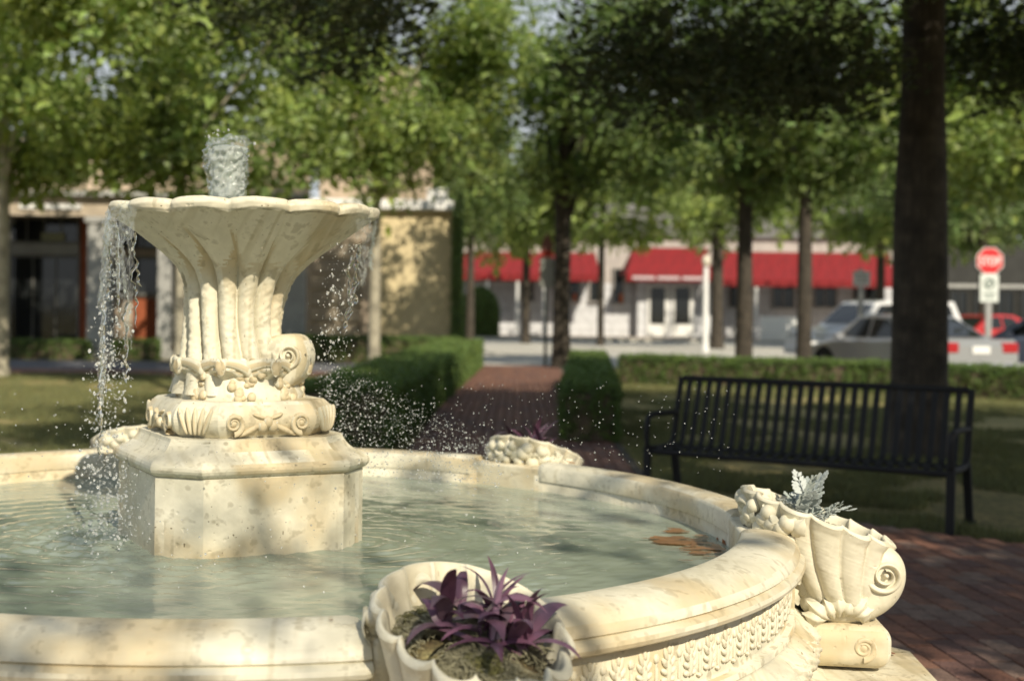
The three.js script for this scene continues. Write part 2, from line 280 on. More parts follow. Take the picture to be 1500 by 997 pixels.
{ // restaurant
  const b = thing('restaurant', 'long low white restaurant with bright red awnings across the street', 'building');
  const z = 64, L = P(668, 447, z)[0], Rr = P(1330, 447, z)[0], mid = (L + Rr) / 2;
  wpart('lower_wall', box(Rr - L, 2.7, 0.4, mid, 1.35, -z - 0.2), W.whitewash, b);
  wpart('upper_wall', box(Rr - L, 2.35, 0.36, mid, 3.88, -z - 0.22), W.taupe, b);
  wpart('roof', extrude([[L - 0.3, 5.0], [Rr + 0.3, 5.0], [Rr - 1.5, 6.6], [L + 1.5, 6.6]], 6, 0).translate(0, 0, -z - 2.8), W.roof, b);
  const wf = stdm({ color: lin(0.3, 0.28, 0.26) });
  for (const [x0, y0, x1, y1, n] of [[764, 404, 782, 440, 0], [834, 402, 850, 440, 0], [863, 395, 879, 442, 0], [898, 393, 913, 444, 0], [1068, 412, 1100, 450, 1], [1131, 413, 1164, 451, 1], [1192, 414, 1226, 450, 1], [1250, 414, 1286, 450, 1]]) windowAt(b, x0, y0, x1, y1, z, wf, n);
  for (const [x0, x1] of [[908, 913], [840, 845]]) wpart('orange_notice', slab(x0, 430, x1, 443, z - 0.14, 0.02), stdm({ color: lin(0.5, 0.13, 0.04) }), b);
  // porch with the doors
  const d = wpart('porch_front', slab(932, 404, 1042, 497, z - 0.4, 0.35), W.whitewash, b);
  for (const [x0, x1] of [[948, 980], [984, 1016]]) { const dr = wpart('door', slab(x0, 416, x1, 492, z - 0.8, 0.06), M.white, b); mesh('pane', slab(x0 + 5, 421, x1 - 5, 474, z - 0.87, 0.03), M.glass, dr); mesh('handle', slab(x0 < 960 ? x1 - 3.2 : x0 + 1.6, 454, x0 < 960 ? x1 - 1.6 : x0 + 3.2, 462, z - 0.9, 0.05), M.metal, dr); }
  // awnings: sloped canvas with end cheeks and a valance
  const canvas = stdm({ map: tex(256, (u, v) => { const k = 0.82 + 0.36 * tfbm(u, v, 6, 61, 5); return [118 * k, 18 * k, 23 * k]; }), roughness: 0.85, side: THREE.DoubleSide });
  const awning = (x0, x1, yb, yt, depth) => {
    const a = P(x0, yb, z - depth), c = P(x1, yb, z - depth), t = P(x0, yt, z), A = [a[0], a[1], -z + depth], B = [c[0], c[1], -z + depth], yT = t[1], Q = [P(x0, 447, z)[0] + 0.3, yT, -z + 0.01], S = [P(x1, 447, z)[0] - 0.3, yT, -z + 0.01], n = 14;
    const g = grid(n * 4, 5, (u, v) => { const sag = Math.abs(Math.sin(u * n * PI)) * 0.05 * Math.sin(PI * v); return [lerp(lerp(A[0], B[0], u), lerp(Q[0], S[0], u), v), lerp(A[1], yT, v) - 0.06 + sag, lerp(A[2], Q[2], v)]; });
    const aw = wpart('awning', g, canvas, b);
    const scal = []; for (let i = 0; i < n; i++) { const x = lerp(A[0], B[0], (i + 0.5) / n), w = (B[0] - A[0]) / n; scal.push(rbox(w * 0.97, 0.34, 0.03, 0.012, x, A[1] - 0.2, A[2])); }
    wpart('valance', merge(scal), canvas, aw);
    for (const [e, q] of [[A, Q], [B, S]]) { const s = new THREE.BufferGeometry(); s.setAttribute('position', new THREE.Float32BufferAttribute([e[0], e[1] - 0.06, e[2], e[0], e[1] - 0.06, -z + 0.01, q[0], q[1] - 0.06, -z + 0.01], 3)); s.computeVertexNormals(); wpart('awning_end', s, canvas, aw); }
    return [aw, A, B];
  };
  for (const [x0, x1, posts] of [[672, 880, [714, 758, 797]], [1046, 1312, [1108]]]) {
    const [aw, A] = awning(x0, x1, x0 < 700 ? 398 : 407, 366, 2.4);
    for (const px of posts) wpart('awning_post', cyl(0.07, 0.07, A[1] - 0.15, P(px, 447, z - 2.3)[0], (A[1] - 0.15) / 2 + 0.06, -z + 2.3, 10), M.white, b);
  }
  const [aw2, A2, B2] = awning(918, 1044, 400, 360, 1.9);
  for (let i = 0; i < 3; i++) wpart('valance_strip', box(1.05, 0.14, 0.02, lerp(A2[0], B2[0], 0.2 + i * 0.29), A2[1] - 0.2, A2[2] + 0.026), stdm({ color: lin(0.5, 0.42, 0.44) }), aw2);
}
{ // dark shop front beyond the car park
  const b = thing('dark_shopfront', 'dark fronted shop with a pale band behind the stop sign', 'building'), z = 58, L = P(1372, 447, z)[0], Rr = L + 14;
  wpart('wall', box(Rr - L, 4.6, 0.4, (L + Rr) / 2, 2.3, -z - 0.2), W.darkwall, b);
  wpart('pale_band', box(Rr - L, 0.16, 0.12, (L + Rr) / 2, P(1440, 419, z)[1], -z + 0.05), W.grey, b);
  for (let i = 0; i < 4; i++) windowAt(b, 1392 + i * 34, 426, 1418 + i * 34, 468, z, W.darkwall, 1);
  const lw = wpart('white_low_wall', rbox(P(1172, 447, 59)[0] - P(1114, 447, 59)[0], 1.15, 0.25, 0.03, P(1143, 447, 59)[0], 0.62, -59), M.white, scene);
  lw.name = 'low_wall'; tag(lw, 'low bright white wall standing in front of the restaurant', 'wall');
}
// ---------------------------------------------------------------- fountain basin
const PLANTER = [21, 81, 141, 201, 261, 321].map((d) => d * PI / 180);
const basin = thing('fountain_basin', 'round cream stone fountain basin with a moulded rim and carved leaf frieze', 'fountain', [FX, 0, FZ]);
const V2 = (l) => l.map((p) => new THREE.Vector2(p[0], p[1]));
{
  const prof = [[0.001, 0.4], [1.2, 0.4], [1.64, 0.405], [1.652, 0.43], [1.652, 0.778], [1.8, 0.778], [1.795, 0.6], [1.797, 0.59], [1.815, 0.588], [1.818, 0.572]];
  const wall = mesh('wall', boxUV(new THREE.LatheGeometry(V2(prof), 240)), M.stoneFrieze, basin);
  // floor paint with a rust coloured patch on one side
  const fl = new THREE.CircleGeometry(1.655, 200, 0, TAU); fl.dispose();
  const g = grid(260, 130, (u, v) => { const r = 1.656 * (0.02 + 0.98 * v), a = u * TAU; return [r * Math.sin(a), 0.412, r * Math.cos(a)]; }), col = [], p = g.attributes.position;
  for (let i = 0; i < p.count; i++) {
    const x = p.getX(i), z = p.getZ(i), n = fbm3(x * 2.2, 3, z * 2.2, 4), m = fbm3(x * 9, 7, z * 9, 3);
    const sx = (x - 1.36) / 0.28, sz = (z + 0.36) / 0.42, st = smooth(1.15, 0.45, Math.hypot(sx, sz) + (fbm3(x * 7, 1, z * 7, 4) - 0.5) * 1.7);
    const c = mix3(mix3([0.4, 0.47, 0.4], [0.55, 0.6, 0.51], n * 0.8 + m * 0.3), [0.55, 0.17, 0.025], st * 0.95); col.push(...c);
  }
  g.setAttribute('color', new THREE.Float32BufferAttribute(col, 3));
  mesh('floor', g, stdm({ vertexColors: true, roughness: 0.8 }), basin);
  // rust coloured patch on the wall under the water line
  const rg0 = (() => { const nu = 110, nv = 44, pos = [], idx = [], keep = []; for (let j = 0; j <= nv; j++) for (let i = 0; i <= nu; i++) { const u = i / nu, v = j / nv, a = (68 + 34 * u) * PI / 180, y = 0.44 + 0.285 * v; pos.push(1.6495 * Math.sin(a), y, 1.6495 * Math.cos(a)); keep.push(fbm3(u * 9, v * 3, 4, 4) + 0.25 * (1 - Math.abs(u - 0.5) * 2) - 0.12 * Math.abs(v - 0.5) > 0.56); } for (let j = 0; j < nv; j++) for (let i = 0; i < nu; i++) { const a = j * (nu + 1) + i, b = a + 1, c = a + nu + 1, d = c + 1; if (keep[a] && keep[b] && keep[c] && keep[d]) idx.push(a, b, d, a, d, c); } const q = new THREE.BufferGeometry(); q.setAttribute('position', new THREE.Float32BufferAttribute(pos, 3)); q.setIndex(idx); q.computeVertexNormals(); return boxUV(q); })();
  mesh('rusty_patch', rg0, stdm({ color: lin(0.55, 0.2, 0.05), map: stoneBump, roughness: 0.9, side: THREE.DoubleSide }), basin);
  // moulded base: bulging course of carved leaves, then the plinth
  const NL = 84;
  const torus = grid(NL * 12, 26, (u, v) => {
    const a = u * TAU, q = (u * NL) % 1, s = Math.sin(PI * v), leaf = Math.pow(Math.abs(Math.sin(q * PI)), 0.55), vein = 0.006 * Math.abs(Math.sin(q * PI * 5)) * s, lobe = 0.007 * Math.abs(Math.sin(v * 16 + Math.abs(q - 0.5) * 5)) * s;
    const r = 1.8 + 0.075 * Math.pow(s, 0.7) * (0.72 + 0.3 * leaf) + 0.012 * v + vein * leaf + lobe * (1 - Math.abs(q - 0.5));
    return [r * Math.sin(a), 0.573 - 0.125 * v, r * Math.cos(a)];
  }, true);
  mesh('leaf_moulding', boxUV(torus), M.stone, basin);
  mesh('plinth', boxUV(new THREE.LatheGeometry(V2([[1.78, 0.452], [1.84, 0.45], [1.86, 0.44], [1.862, 0.405], [1.91, 0.39], [1.925, 0.375], [1.925, 0]]), 200)), M.stone, basin);
  // rim in six lengths between the planters
  const rp = [[1.648, 0.755], [1.648, 0.8], [1.655, 0.818], [1.668, 0.828], [1.69, 0.832], [1.73, 0.831], [1.765, 0.825], [1.795, 0.813], [1.815, 0.798], [1.827, 0.78], [1.829, 0.773], [1.822, 0.768], [1.832, 0.765], [1.842, 0.757], [1.845, 0.747], [1.841, 0.737], [1.83, 0.731], [1.808, 0.729], [1.808, 0.7215], [1.775, 0.7215], [1.775, 0.755]];
  const gap = 6.4 * PI / 180;
  const cr = new THREE.CatmullRomCurve3(rp.slice(1, 11).map(([r, y]) => new THREE.Vector3(r, y, 0))).getPoints(36).map((q) => [q.x, q.y]);
  const n = 72, pr = [rp[0], ...cr, ...rp.slice(11)], N = pr.length, len = PI / 3 - 2 * gap, pos = [], idx = [], NA = n + 8;
  for (let i = 0; i <= NA; i++) {
    const e = 4, t = i <= e ? -0.0 : 0; let a, sc = 1;
    if (i <= e) { const k = i / e * PI / 2; a = 0.012 * (1 - Math.sin(k)); a = -a + 0.0; sc = 0.93 + 0.07 * Math.sin(k); a = gap + a * 0.9; }
    else if (i >= NA - e) { const k = (NA - i) / e * PI / 2; a = gap + len + 0.0108 * (1 - Math.sin(k)); sc = 0.93 + 0.07 * Math.sin(k); }
    else a = gap + len * (i - e) / (NA - 2 * e);
    for (const [r, y] of pr) { const rr = 1.74 + (r - 1.74) * sc, yy = 0.77 + (y - 0.77) * sc; pos.push(rr * Math.sin(a), yy, rr * Math.cos(a)); }
  }
  for (let i = 0; i < NA; i++) for (let j = 0; j < N; j++) { const a = i * N + j, b = i * N + (j + 1) % N, c = a + N, d = b + N; idx.push(a, d, b, a, c, d); }
  const tri = THREE.ShapeUtils.triangulateShape(V2(pr), []);
  for (const t of tri) { idx.push(t[0], t[1], t[2]); const o = NA * N; idx.push(o + t[0], o + t[2], o + t[1]); }
  let rg = new THREE.BufferGeometry(); rg.setAttribute('position', new THREE.Float32BufferAttribute(pos, 3)); rg.setIndex(idx); rg = toCreasedNormals(rg, 0.6);
  const rims = PLANTER.map((p) => boxUV(rg.clone().rotateY(p)));
  rims.forEach((g) => mesh('rim', g, M.stoneRim, basin));
  // piers that carry the planters, each with a stepped slab
  for (const p of PLANTER) {
    const t = (g) => boxUV(g.rotateY(p - PI / 2));
    const pier = mesh('pier', t(merge([rbox(0.165, 0.425, 0.36, 0.012, 1.7275, 0.6, 0)])), M.stone, basin);
    const sl = [[1.7, -0.36], [2.08, -0.36], [2.24, -0.2], [2.24, 0.2], [2.08, 0.36], [1.7, 0.36]];
    const g = extrude(sl.map(([x, z]) => [x, z]), 0.39, 0.02, 3).rotateX(-PI / 2).translate(0, 0.195, 0);
    mesh('pier_slab', t(g), M.stone, pier);
  }
  // frieze: one carved leaf after another
  const petal = (w, h, d) => { const g = new THREE.SphereGeometry(1, 7, 5); g.scale(w, h, d); return g; };
  const leafG = (() => {
    const L = []; for (const s of [-1, 1]) for (let k = 0; k < 4; k++) { const a = s * (0.35 + k * 0.34), ln = 0.03 - k * 0.004; L.push(petal(0.0075, ln * 0.62, 0.007).rotateZ(-a).translate(Math.sin(a) * ln * 0.62 + s * 0.004, 0.024 + Math.cos(a) * ln * 0.75 - k * 0.014, 0.002)); }
    L.push(petal(0.008, 0.04, 0.0095).translate(0, 0.012, 0.002), petal(0.006, 0.012, 0.009).translate(0, 0.054, 0.003));
    return boxUV(merge(L));
  })();
  const budG = boxUV(merge([petal(0.005, 0.034, 0.006).translate(0, 0.005, 0.001), petal(0.01, 0.012, 0.008).translate(0, 0.042, 0.001), petal(0.013, 0.006, 0.007).translate(0, -0.026, 0.001)]));
  for (let i = 0; i < 128; i++) {
    const a = (i + 0.5) / 128 * TAU; if (Math.cos(a - 0.3) < 0.05) continue;
    if (PLANTER.some((p) => Math.abs(Math.atan2(Math.sin(a - p), Math.cos(a - p))) < 0.095)) continue;
    mesh('carved_leaf', leafG, M.stoneFrieze, basin, [1.797 * Math.sin(a), 0.642, 1.797 * Math.cos(a)], [0, a, 0]);
    const c = a + TAU / 256; mesh('carved_bud', budG, M.stoneFrieze, basin, [1.797 * Math.sin(c), 0.64, 1.797 * Math.cos(c)], [0, c, 0]);
  }
}

// ---------------------------------------------------------------- volutes (shared by shells and centrepiece)
function volute(rho0, zw0, zw1, turns, th0, dir = 1, grow = 0.33) {  // tapering scroll in the xy plane
  const b = Math.log(2) / TAU, NU = Math.round(turns * 40), NV = 20;
  const g = grid(NV, NU, (u, v) => {
    const d = v * turns * TAU, rho = rho0 * Math.exp(-b * d), th = th0 + d * dir, q = u * TAU, h = rho * grow, w = lerp(zw0, zw1, v);
    const cs = Math.cos(q), sn = Math.sin(q), ex = (x, e) => Math.sign(x) * Math.pow(Math.abs(x), e);
    const rr = rho + h * ex(cs, 0.75), zz = w * ex(sn, 0.6) * (1 + 0.08 * Math.cos(q));
    return [rr * Math.cos(th), rr * Math.sin(th), zz * dir];
  }, true);
  const rho = rho0 * Math.exp(-b * turns * TAU);
  const eye = new THREE.SphereGeometry(rho * 1.25, 14, 10); eye.scale(1, 1, zw1 * 1.02 / (rho * 1.25));
  return [g, eye];
}
const flat3 = (l) => mergeGeometries(l.map((g) => { const n = g.index ? g.toNonIndexed() : g; for (const k of Object.keys(n.attributes)) if (k !== 'position' && k !== 'normal') n.deleteAttribute(k); return n; }));

// ---------------------------------------------------------------- shell planters
const shellParts = (() => {
  const N = 14, al = 19 * PI / 180;
  const lobe = (f) => Math.pow(Math.abs(Math.sin(f * N / 2)), 0.62);
  const S = [[0, 1.0, 0, 0.315, 19], [0.1, 0.95, -0.004, 0.29, 20], [0.3, 0.88, 0.0, 0.235, 21], [0.5, 0.8, 0.008, 0.17, 22], [0.75, 0.67, 0.03, 0.09, 22], [0.9, 0.54, 0.045, 0.04, 20], [1, 0.4, 0.055, 0.01, 16]];
  const at = (t, k) => { for (let i = 0; i < S.length - 1; i++) if (t <= S[i + 1][0]) { const q = smooth(0, 1, 0) + (t - S[i][0]) / (S[i + 1][0] - S[i][0]); return lerp(S[i][k], S[i + 1][k], q); } return S[S.length - 1][k]; };
  const outer = grid(N * 16, 56, (u, v) => {
    const f = u * TAU, t = v, L = lobe(f), s = at(t, 1), a = at(t, 4) * PI / 180, amp = lerp(0.09, 0.13, t);
    const k = s * (1 + amp * (L - 0.7)) + 0.006 * (noise3(u * 60, v * 34, 2) - 0.5) + 0.004 * Math.sin(v * 150 + 3 * noise3(u * 28, v * 3, 5)) * smooth(0.1, 0.3, v);
    const r1 = 0.245 * k, r2 = 0.2 * k, up = (1 - smooth(0, 0.14, t)) * 0.012 * (0.6 - L);
    const x = r1 * Math.cos(f), z = r2 * Math.sin(f);
    return [at(t, 2) + x * Math.cos(a), at(t, 3) - x * Math.sin(a) + up, z];
  }, true);
  const inner = grid(N * 16, 30, (u, v) => {  // over the lip and down to the soil
    const f = u * TAU, L = lobe(f), lip = smooth(0, 0.18, v), t = Math.max(0, (v - 0.12) / 0.88), s = lerp(1, 0.9, lip) - 0.42 * t * t - 0.1 * t, k = s * (1 + lerp(0.09, 0.06, t) * (L - 0.7));
    const up = (1 - smooth(0, 0.4, v)) * 0.012 * (0.6 - L) + 0.012 * Math.sin(Math.min(1, v / 0.2) * PI) * (v < 0.2 ? 1 : 0), a = al, x = 0.245 * k * Math.cos(f), z = 0.2 * k * Math.sin(f);
    return [x * Math.cos(a) + 0.0, 0.315 - x * Math.sin(a) + up - 0.13 * Math.pow(t, 0.8), z];
  }, true);
  inner.index.array.reverse(); inner.computeVertexNormals();
    const cp = new THREE.CatmullRomCurve3([[-0.05, 0.03], [0.0, 0.0], [0.08, -0.008], [0.15, 0.008], [0.205, 0.042], [0.243, 0.092], [0.256, 0.15], [0.244, 0.2], [0.212, 0.232], [0.165, 0.238], [0.1, 0.225], [0.0, 0.16], [-0.05, 0.09]].map(([x, y]) => new THREE.Vector3(x, y, 0)), true).getPoints(90).map((q) => [q.x, q.y]);
  const comma = toCreasedNormals(extrude(cp, 0.21, 0.045, 7), 0.9);
  const vol = flat3([comma, ...volute(0.057, 0.116, 0.128, 1.8, -190 * PI / 180, 1, 0.335).map((g) => g.translate(0.187, 0.155, 0))]);
  // leaf curl at the foot and the block it stands on
  const block = rbox(0.3, 0.135, 0.27, 0.05, 0.06, -0.0675, 0, 5);
  const sp = volute(0.036, 0.012, 0.01, 1.6, -PI / 2, 1, 0.3);
  const spiral = flat3(sp);
  const curl = (() => { const l = []; for (let k = 0; k < 5; k++) { const g = new THREE.SphereGeometry(0.03 - k * 0.002, 12, 9); g.scale(1, 0.8, 0.8); g.translate(-0.02 + 0.03 * k, 0.02 + 0.03 * Math.sin(k * 1.4), 0.11 + 0.004 * k); l.push(g); } return l; })();
  const fruit = (() => { const g = new THREE.SphereGeometry(0.025, 18, 14), p = g.attributes.position; for (let i = 0; i < p.count; i++) { const d = Math.hypot(p.getX(i), p.getZ(i)); if (p.getY(i) > 0) p.setY(i, p.getY(i) - 0.016 * Math.exp(-d * d / 0.00012)); } g.computeVertexNormals(); return g; })();
  const fleaf = grid(10, 8, (u, v) => { const w = 0.026 * Math.sin(PI * Math.min(1, v * 0.9 + 0.1)) * (1 + 0.2 * Math.sin(v * 20)), x = (u - 0.5) * 2; return [x * w, v * 0.075, 0.012 * Math.sin(PI * v) - Math.abs(x) * 0.008 + 0.006]; });
  return { rawVol: vol.clone(), outer: boxUV(outer), inner: boxUV(inner), vol: boxUV(vol), block: boxUV(block), spiral: boxUV(spiral), curl: curl.map((g) => boxUV(g)), fruit: boxUV(fruit), fleaf: boxUV(fleaf) };
})();
const mossMap = tex(256, (u, v) => { const a = tfbm(u, v, 8, 3, 4), b = tfbm(u, v, 40, 9, 2); return mix3([62, 50, 34], [128, 122, 84], a * 1.1).map((c) => c * (0.6 + 0.8 * b)); });
const mossMat = stdm({ map: rep(mossMap, 4), bumpMap: stoneBump, bumpScale: 0.02, roughness: 1 });
const strand = (() => { const l = [], R = rng(3); for (let k = 0; k < 7; k++) { const a = R() * TAU, p = [0, 0, 0], pts = [p]; for (let i = 0; i < 4; i++) pts.push([pts[i][0] + (R() - 0.5) * 0.022, 0.003 + R() * 0.012, pts[i][2] + (R() - 0.5) * 0.022]); l.push(taperTube(pts, [0.0007, 0.0008, 0.0004], 3, false)); } return flat3(l); })();
const mossStrand = [stdm({ color: lin(0.3, 0.28, 0.18), roughness: 1 }), stdm({ color: lin(0.2, 0.19, 0.07), roughness: 1 })];
function shellPlanter(ang, label, fill) {
  const r = 1.9, o = thing('shell_planter', label, 'planter', [FX + r * Math.sin(ang), 0.535, FZ + r * Math.cos(ang)], ang - PI / 2, 'shell planters round the basin');
  const sh = mesh('shell', shellParts.outer, M.stoneShell, o);
  mesh('bowl_lining', shellParts.inner, M.stoneShell, sh);
  mesh('scroll', shellParts.vol, M.stoneShell, o);
  const bl = mesh('foot_block', shellParts.block, M.stone, o);
  for (const s of [-1, 1]) mesh('scroll_carving', shellParts.spiral, M.stone, bl, [0.12, -0.065, s * 0.128], [0, s > 0 ? 0 : PI, 0]);
  for (const s of [-1, 1]) for (let k = 0; k < 7; k++) { const c = mesh('leaf_curl', shellParts.fleaf, M.stoneShell, o, [0.015 + 0.012 * k, 0.012 + 0.002 * k, s * (0.098 - 0.002 * k)], [s * 0.18, s > 0 ? 0 : PI, s * (1.35 - k * 0.42)]); c.scale.set(1.05, 1.0 + 0.2 * (k % 2), 2.2); }
  for (const s of [-1, 1]) for (let k = 0; k < 6; k++) { const c = mesh('leaf_curl', shellParts.fleaf, M.stoneShell, o, [-0.1 + 0.02 * (k % 2), 0.19 - 0.034 * k, s * (0.128 - 0.012 * k)], [s * 0.3, s > 0 ? -0.5 : PI + 0.5, s * ((k % 2 ? 2.3 : -2.6))]); c.scale.set(1, 1, 2); }
  const R = rng(Math.round(ang * 100)), al = 19 * PI / 180;
  for (let i = 0; i < 21; i++) {  // fruit garland on the side over the water
    const f = PI + (i / 20 - 0.5) * 2.1, row = i % 3, k = 1.0 - 0.03 * row, x = 0.238 * Math.cos(f), z = 0.2 * Math.sin(f);
    const p = [x * Math.cos(al) * k, 0.315 - x * Math.sin(al) - 0.03 - row * 0.03 - R() * 0.01, z * k];
    const m = mesh('fruit', shellParts.fruit, M.stoneShell, o, p, [R() * 2 - 1, R() * 6, R() * 2 - 0.2]); m.scale.setScalar(0.85 + R() * 0.4);
  }
  for (let i = 0; i < 14; i++) {
    const f = PI + (i / 13 - 0.5) * 2.2, x = 0.228 * Math.cos(f), z = 0.195 * Math.sin(f);
    mesh('carved_leaf', shellParts.fleaf, M.stoneShell, o, [x * Math.cos(al), 0.315 - x * Math.sin(al) - 0.07 - R() * 0.03, z], [0.3, PI / 2 - f, (R() - 0.5) * 2.6]);
  }
  const soil = grid(40, 10, (u, v) => { const rr = 0.74 * v, f = u * TAU, x = 0.245 * rr * Math.cos(f), z = 0.2 * rr * Math.sin(f); return [x * Math.cos(al) + 0.0, 0.244 - x * Math.sin(al) + 0.03 * (1 - v * v) + 0.03 * (fbm3(x * 18, 3 + ang, z * 18) - 0.5), z]; });
  soil.index.array.reverse(); soil.computeVertexNormals();
  const so = mesh('soil', boxUV(soil), mossMat, o);
  const ms = [[], []]; for (let i = 0; i < fill; i++) { const rr = 0.72 * Math.sqrt(R()), f = R() * TAU, x = 0.245 * rr * Math.cos(f), z = 0.2 * rr * Math.sin(f), n = noise3(x * 12 + 5, ang, z * 12); if (n < 0.3) continue; ms[n > 0.6 ? 1 : 0].push(M4(x * Math.cos(al), 0.247 - x * Math.sin(al) + 0.03 * (1 - rr * rr * 1.9), z, 0, R() * TAU, 0, 0.9 + R() * 0.8)); }
  ms.forEach((l, i) => { if (l.length) inst('moss', strand, mossStrand[i], l, so); });
  return o;
}
const planters = [
  shellPlanter(PLANTER[0], 'white shell planter holding the large spiky purple plant and dry moss', 900),
  shellPlanter(PLANTER[1], 'shell planter with a spiral scroll holding the silver leaved plant, facing the bench', 300),
  shellPlanter(PLANTER[2], 'fruit carved shell planter on the rim by the brick path with a small purple plant', 200),
  shellPlanter(PLANTER[3], 'weathered shell planter on the rim beside the lawn behind the falling water', 100),
];

// ---------------------------------------------------------------- centrepiece
const centre = thing('fountain_centrepiece', 'cream stone fountain centrepiece with a fluted shell bowl on an octagonal pedestal', 'fountain', [FX + 0.01, 0, FZ], 25 * PI / 180);
function chamferLoft(prof0, ratio, sub = 5) {
  const prof = prof0.length > 12 ? [...new THREE.CatmullRomCurve3(prof0.slice(0, -1).map(([a, y]) => new THREE.Vector3(a, y, 0)), false, 'centripetal').getPoints(48).map((q) => [q.x, q.y]), prof0[prof0.length - 1]] : prof0;  // square with cut corners, swept through [half width, height]
  const ring = (a) => { const c = a * ratio, l = [[a - c, a], [a, a - c], [a, -a + c], [a - c, -a], [-a + c, -a], [-a, -a + c], [-a, a - c], [-a + c, a]], o = []; for (let i = 0; i < 8; i++) { const p = l[i], q = l[(i + 1) % 8]; for (let k = 0; k < sub; k++) o.push([lerp(p[0], q[0], k / sub), lerp(p[1], q[1], k / sub)]); } o.push(o[0]); return o; };
  const rings = prof.map(([a]) => ring(a)), n = rings[0].length - 1;
  const g = grid(n, prof.length - 1, (u, v) => { const j = Math.round(v * (prof.length - 1)), i = Math.round(u * n); return [rings[j][i][0], prof[j][1], rings[j][i][1]]; });
  return toCreasedNormals(g, 0.45);
}
{
  const pr = []; for (let i = 0; i <= 10; i++) pr.push([0.355, 0.4 + i * 0.0555]); pr.push([0.35, 0.958]);
  mesh('pedestal', boxUV(chamferLoft(pr, 0.338)), M.stone, centre);
  mesh('cornice', boxUV(chamferLoft([[0.345, 0.955], [0.358, 0.96], [0.369, 0.97], [0.374, 0.982], [0.371, 0.996], [0.36, 1.007], [0.346, 1.014], [0.328, 1.023], [0.313, 1.036], [0.303, 1.05], [0.297, 1.062], [0.296, 1.07], [0.05, 1.07]], 0.338)), M.stone, centre);
  const pb = []; for (let i = 0; i <= 14; i++) { const t = i / 14; pb.push([0.225 + 0.055 * Math.pow(Math.sin(PI * (0.08 + 0.84 * t)), 0.7), 1.069 + 0.115 * t]); } pb.push([0.05, 1.184]);
  const sb = mesh('scroll_base', boxUV(chamferLoft(pb, 0.4, 8)), M.stone, centre);
  const sp = boxUV(flat3(volute(0.034, 0.016, 0.013, 1.7, -PI / 2, 1, 0.3))), sp2 = boxUV(flat3(volute(0.034, 0.016, 0.013, 1.7, -PI / 2, -1, 0.3)).scale(1, 1, 1));
  const bump = (a, b, c) => boxUV(new THREE.SphereGeometry(1, 14, 10).scale(a, b, c)), mask = bump(0.017, 0.02, 0.02), brow = bump(0.024, 0.007, 0.014), tail = bump(0.05, 0.009, 0.01), rib = bump(0.008, 0.045, 0.014);
  for (let k = 0; k < 4; k++) {
    const g = new THREE.Group(); g.rotation.y = k * PI / 2;
    mesh('scroll_carving', sp, M.stone, g, [-0.115, 1.118, 0.274]); mesh('scroll_carving', sp2, M.stone, g, [0.115, 1.118, 0.274]);
    mesh('mask_carving', mask, M.stone, g, [0, 1.122, 0.277]);
    for (const s of [-1, 1]) { mesh('mask_carving', brow, M.stone, g, [s * 0.03, 1.14, 0.276], [0, 0, s * 0.35]); mesh('mask_carving', mask, M.stone, g, [s * 0.017, 1.108, 0.275]); mesh('leaf_carving', tail, M.stone, g, [s * 0.055, 1.098, 0.274], [0, 0, -s * 0.45]); }
    for (let i = -2; i <= 2; i++) { const a = PI / 4; mesh('leaf_carving', rib, M.stone, g, [Math.sin(a) * 0.318 + Math.cos(a) * i * 0.022, 1.125, Math.cos(a) * 0.318 - Math.sin(a) * i * 0.022], [0, a, -i * 0.18]); }
    g.updateMatrix(); for (const m of [...g.children]) { m.applyMatrix4(g.matrix); sb.add(m); }
  }
  // ring of curling leaves and roses under the bowl
  const neck = mesh('collar', boxUV(new THREE.LatheGeometry(V2([[0.21, 1.18], [0.215, 1.2], [0.2, 1.225], [0.185, 1.26], [0.165, 1.3], [0.15, 1.32]]), 48)), M.stone, centre);
  const ac = (() => {
    const top = (u, v, o) => { const x = (u - 0.5) * 2, w = (0.078 * Math.sin(PI * (0.22 + 0.74 * v)) ) * (1 + 0.22 * Math.abs(Math.sin(v * 13))), a = v * 2.5, R0 = 0.058; return [x * w + 0.02 * v, 0.004 + R0 * 0.95 * Math.sin(a * 0.62) + 0.012 * x * x + o, 0.17 + 0.088 * v + 0.006 * Math.cos(x * 9) + o * 0.5 - 0.02 * (1 - v)]; };
    const a = grid(16, 18, (u, v) => top(u, v, 0.008)), b = grid(16, 18, (u, v) => top(u, v, -0.008)); b.index.array.reverse(); b.computeVertexNormals();
    return boxUV(flat3([a, b, taperTube(Array.from({ length: 10 }, (_, i) => top(0, i / 9, 0)), [0.011, 0.013, 0.012, 0.008], 7), taperTube(Array.from({ length: 10 }, (_, i) => top(1, i / 9, 0)), [0.011, 0.013, 0.012, 0.008], 7), taperTube(Array.from({ length: 7 }, (_, i) => top(i / 6, 1, 0)), [0.01, 0.016, 0.01], 7)]));
  })();
  for (let i = 0; i < 8; i++) { const m = mesh('acanthus_leaf', ac, M.stone, neck, [0, 1.188, 0], [0, i / 8 * TAU + 0.1, 0]); m.scale.set(0.98, 1.7, 0.9); }
  const rose = (() => { const R = rng(15), l = []; for (let i = 0; i < 11; i++) { const r = 0.01 + 0.008 * R(); l.push(new THREE.SphereGeometry(r, 10, 8).scale(1, 0.8 + 0.4 * R(), 0.8).translate((R() - 0.5) * 0.075, (R() - 0.5) * 0.06, (R() - 0.5) * 0.016)); } return boxUV(flat3(l)); })();
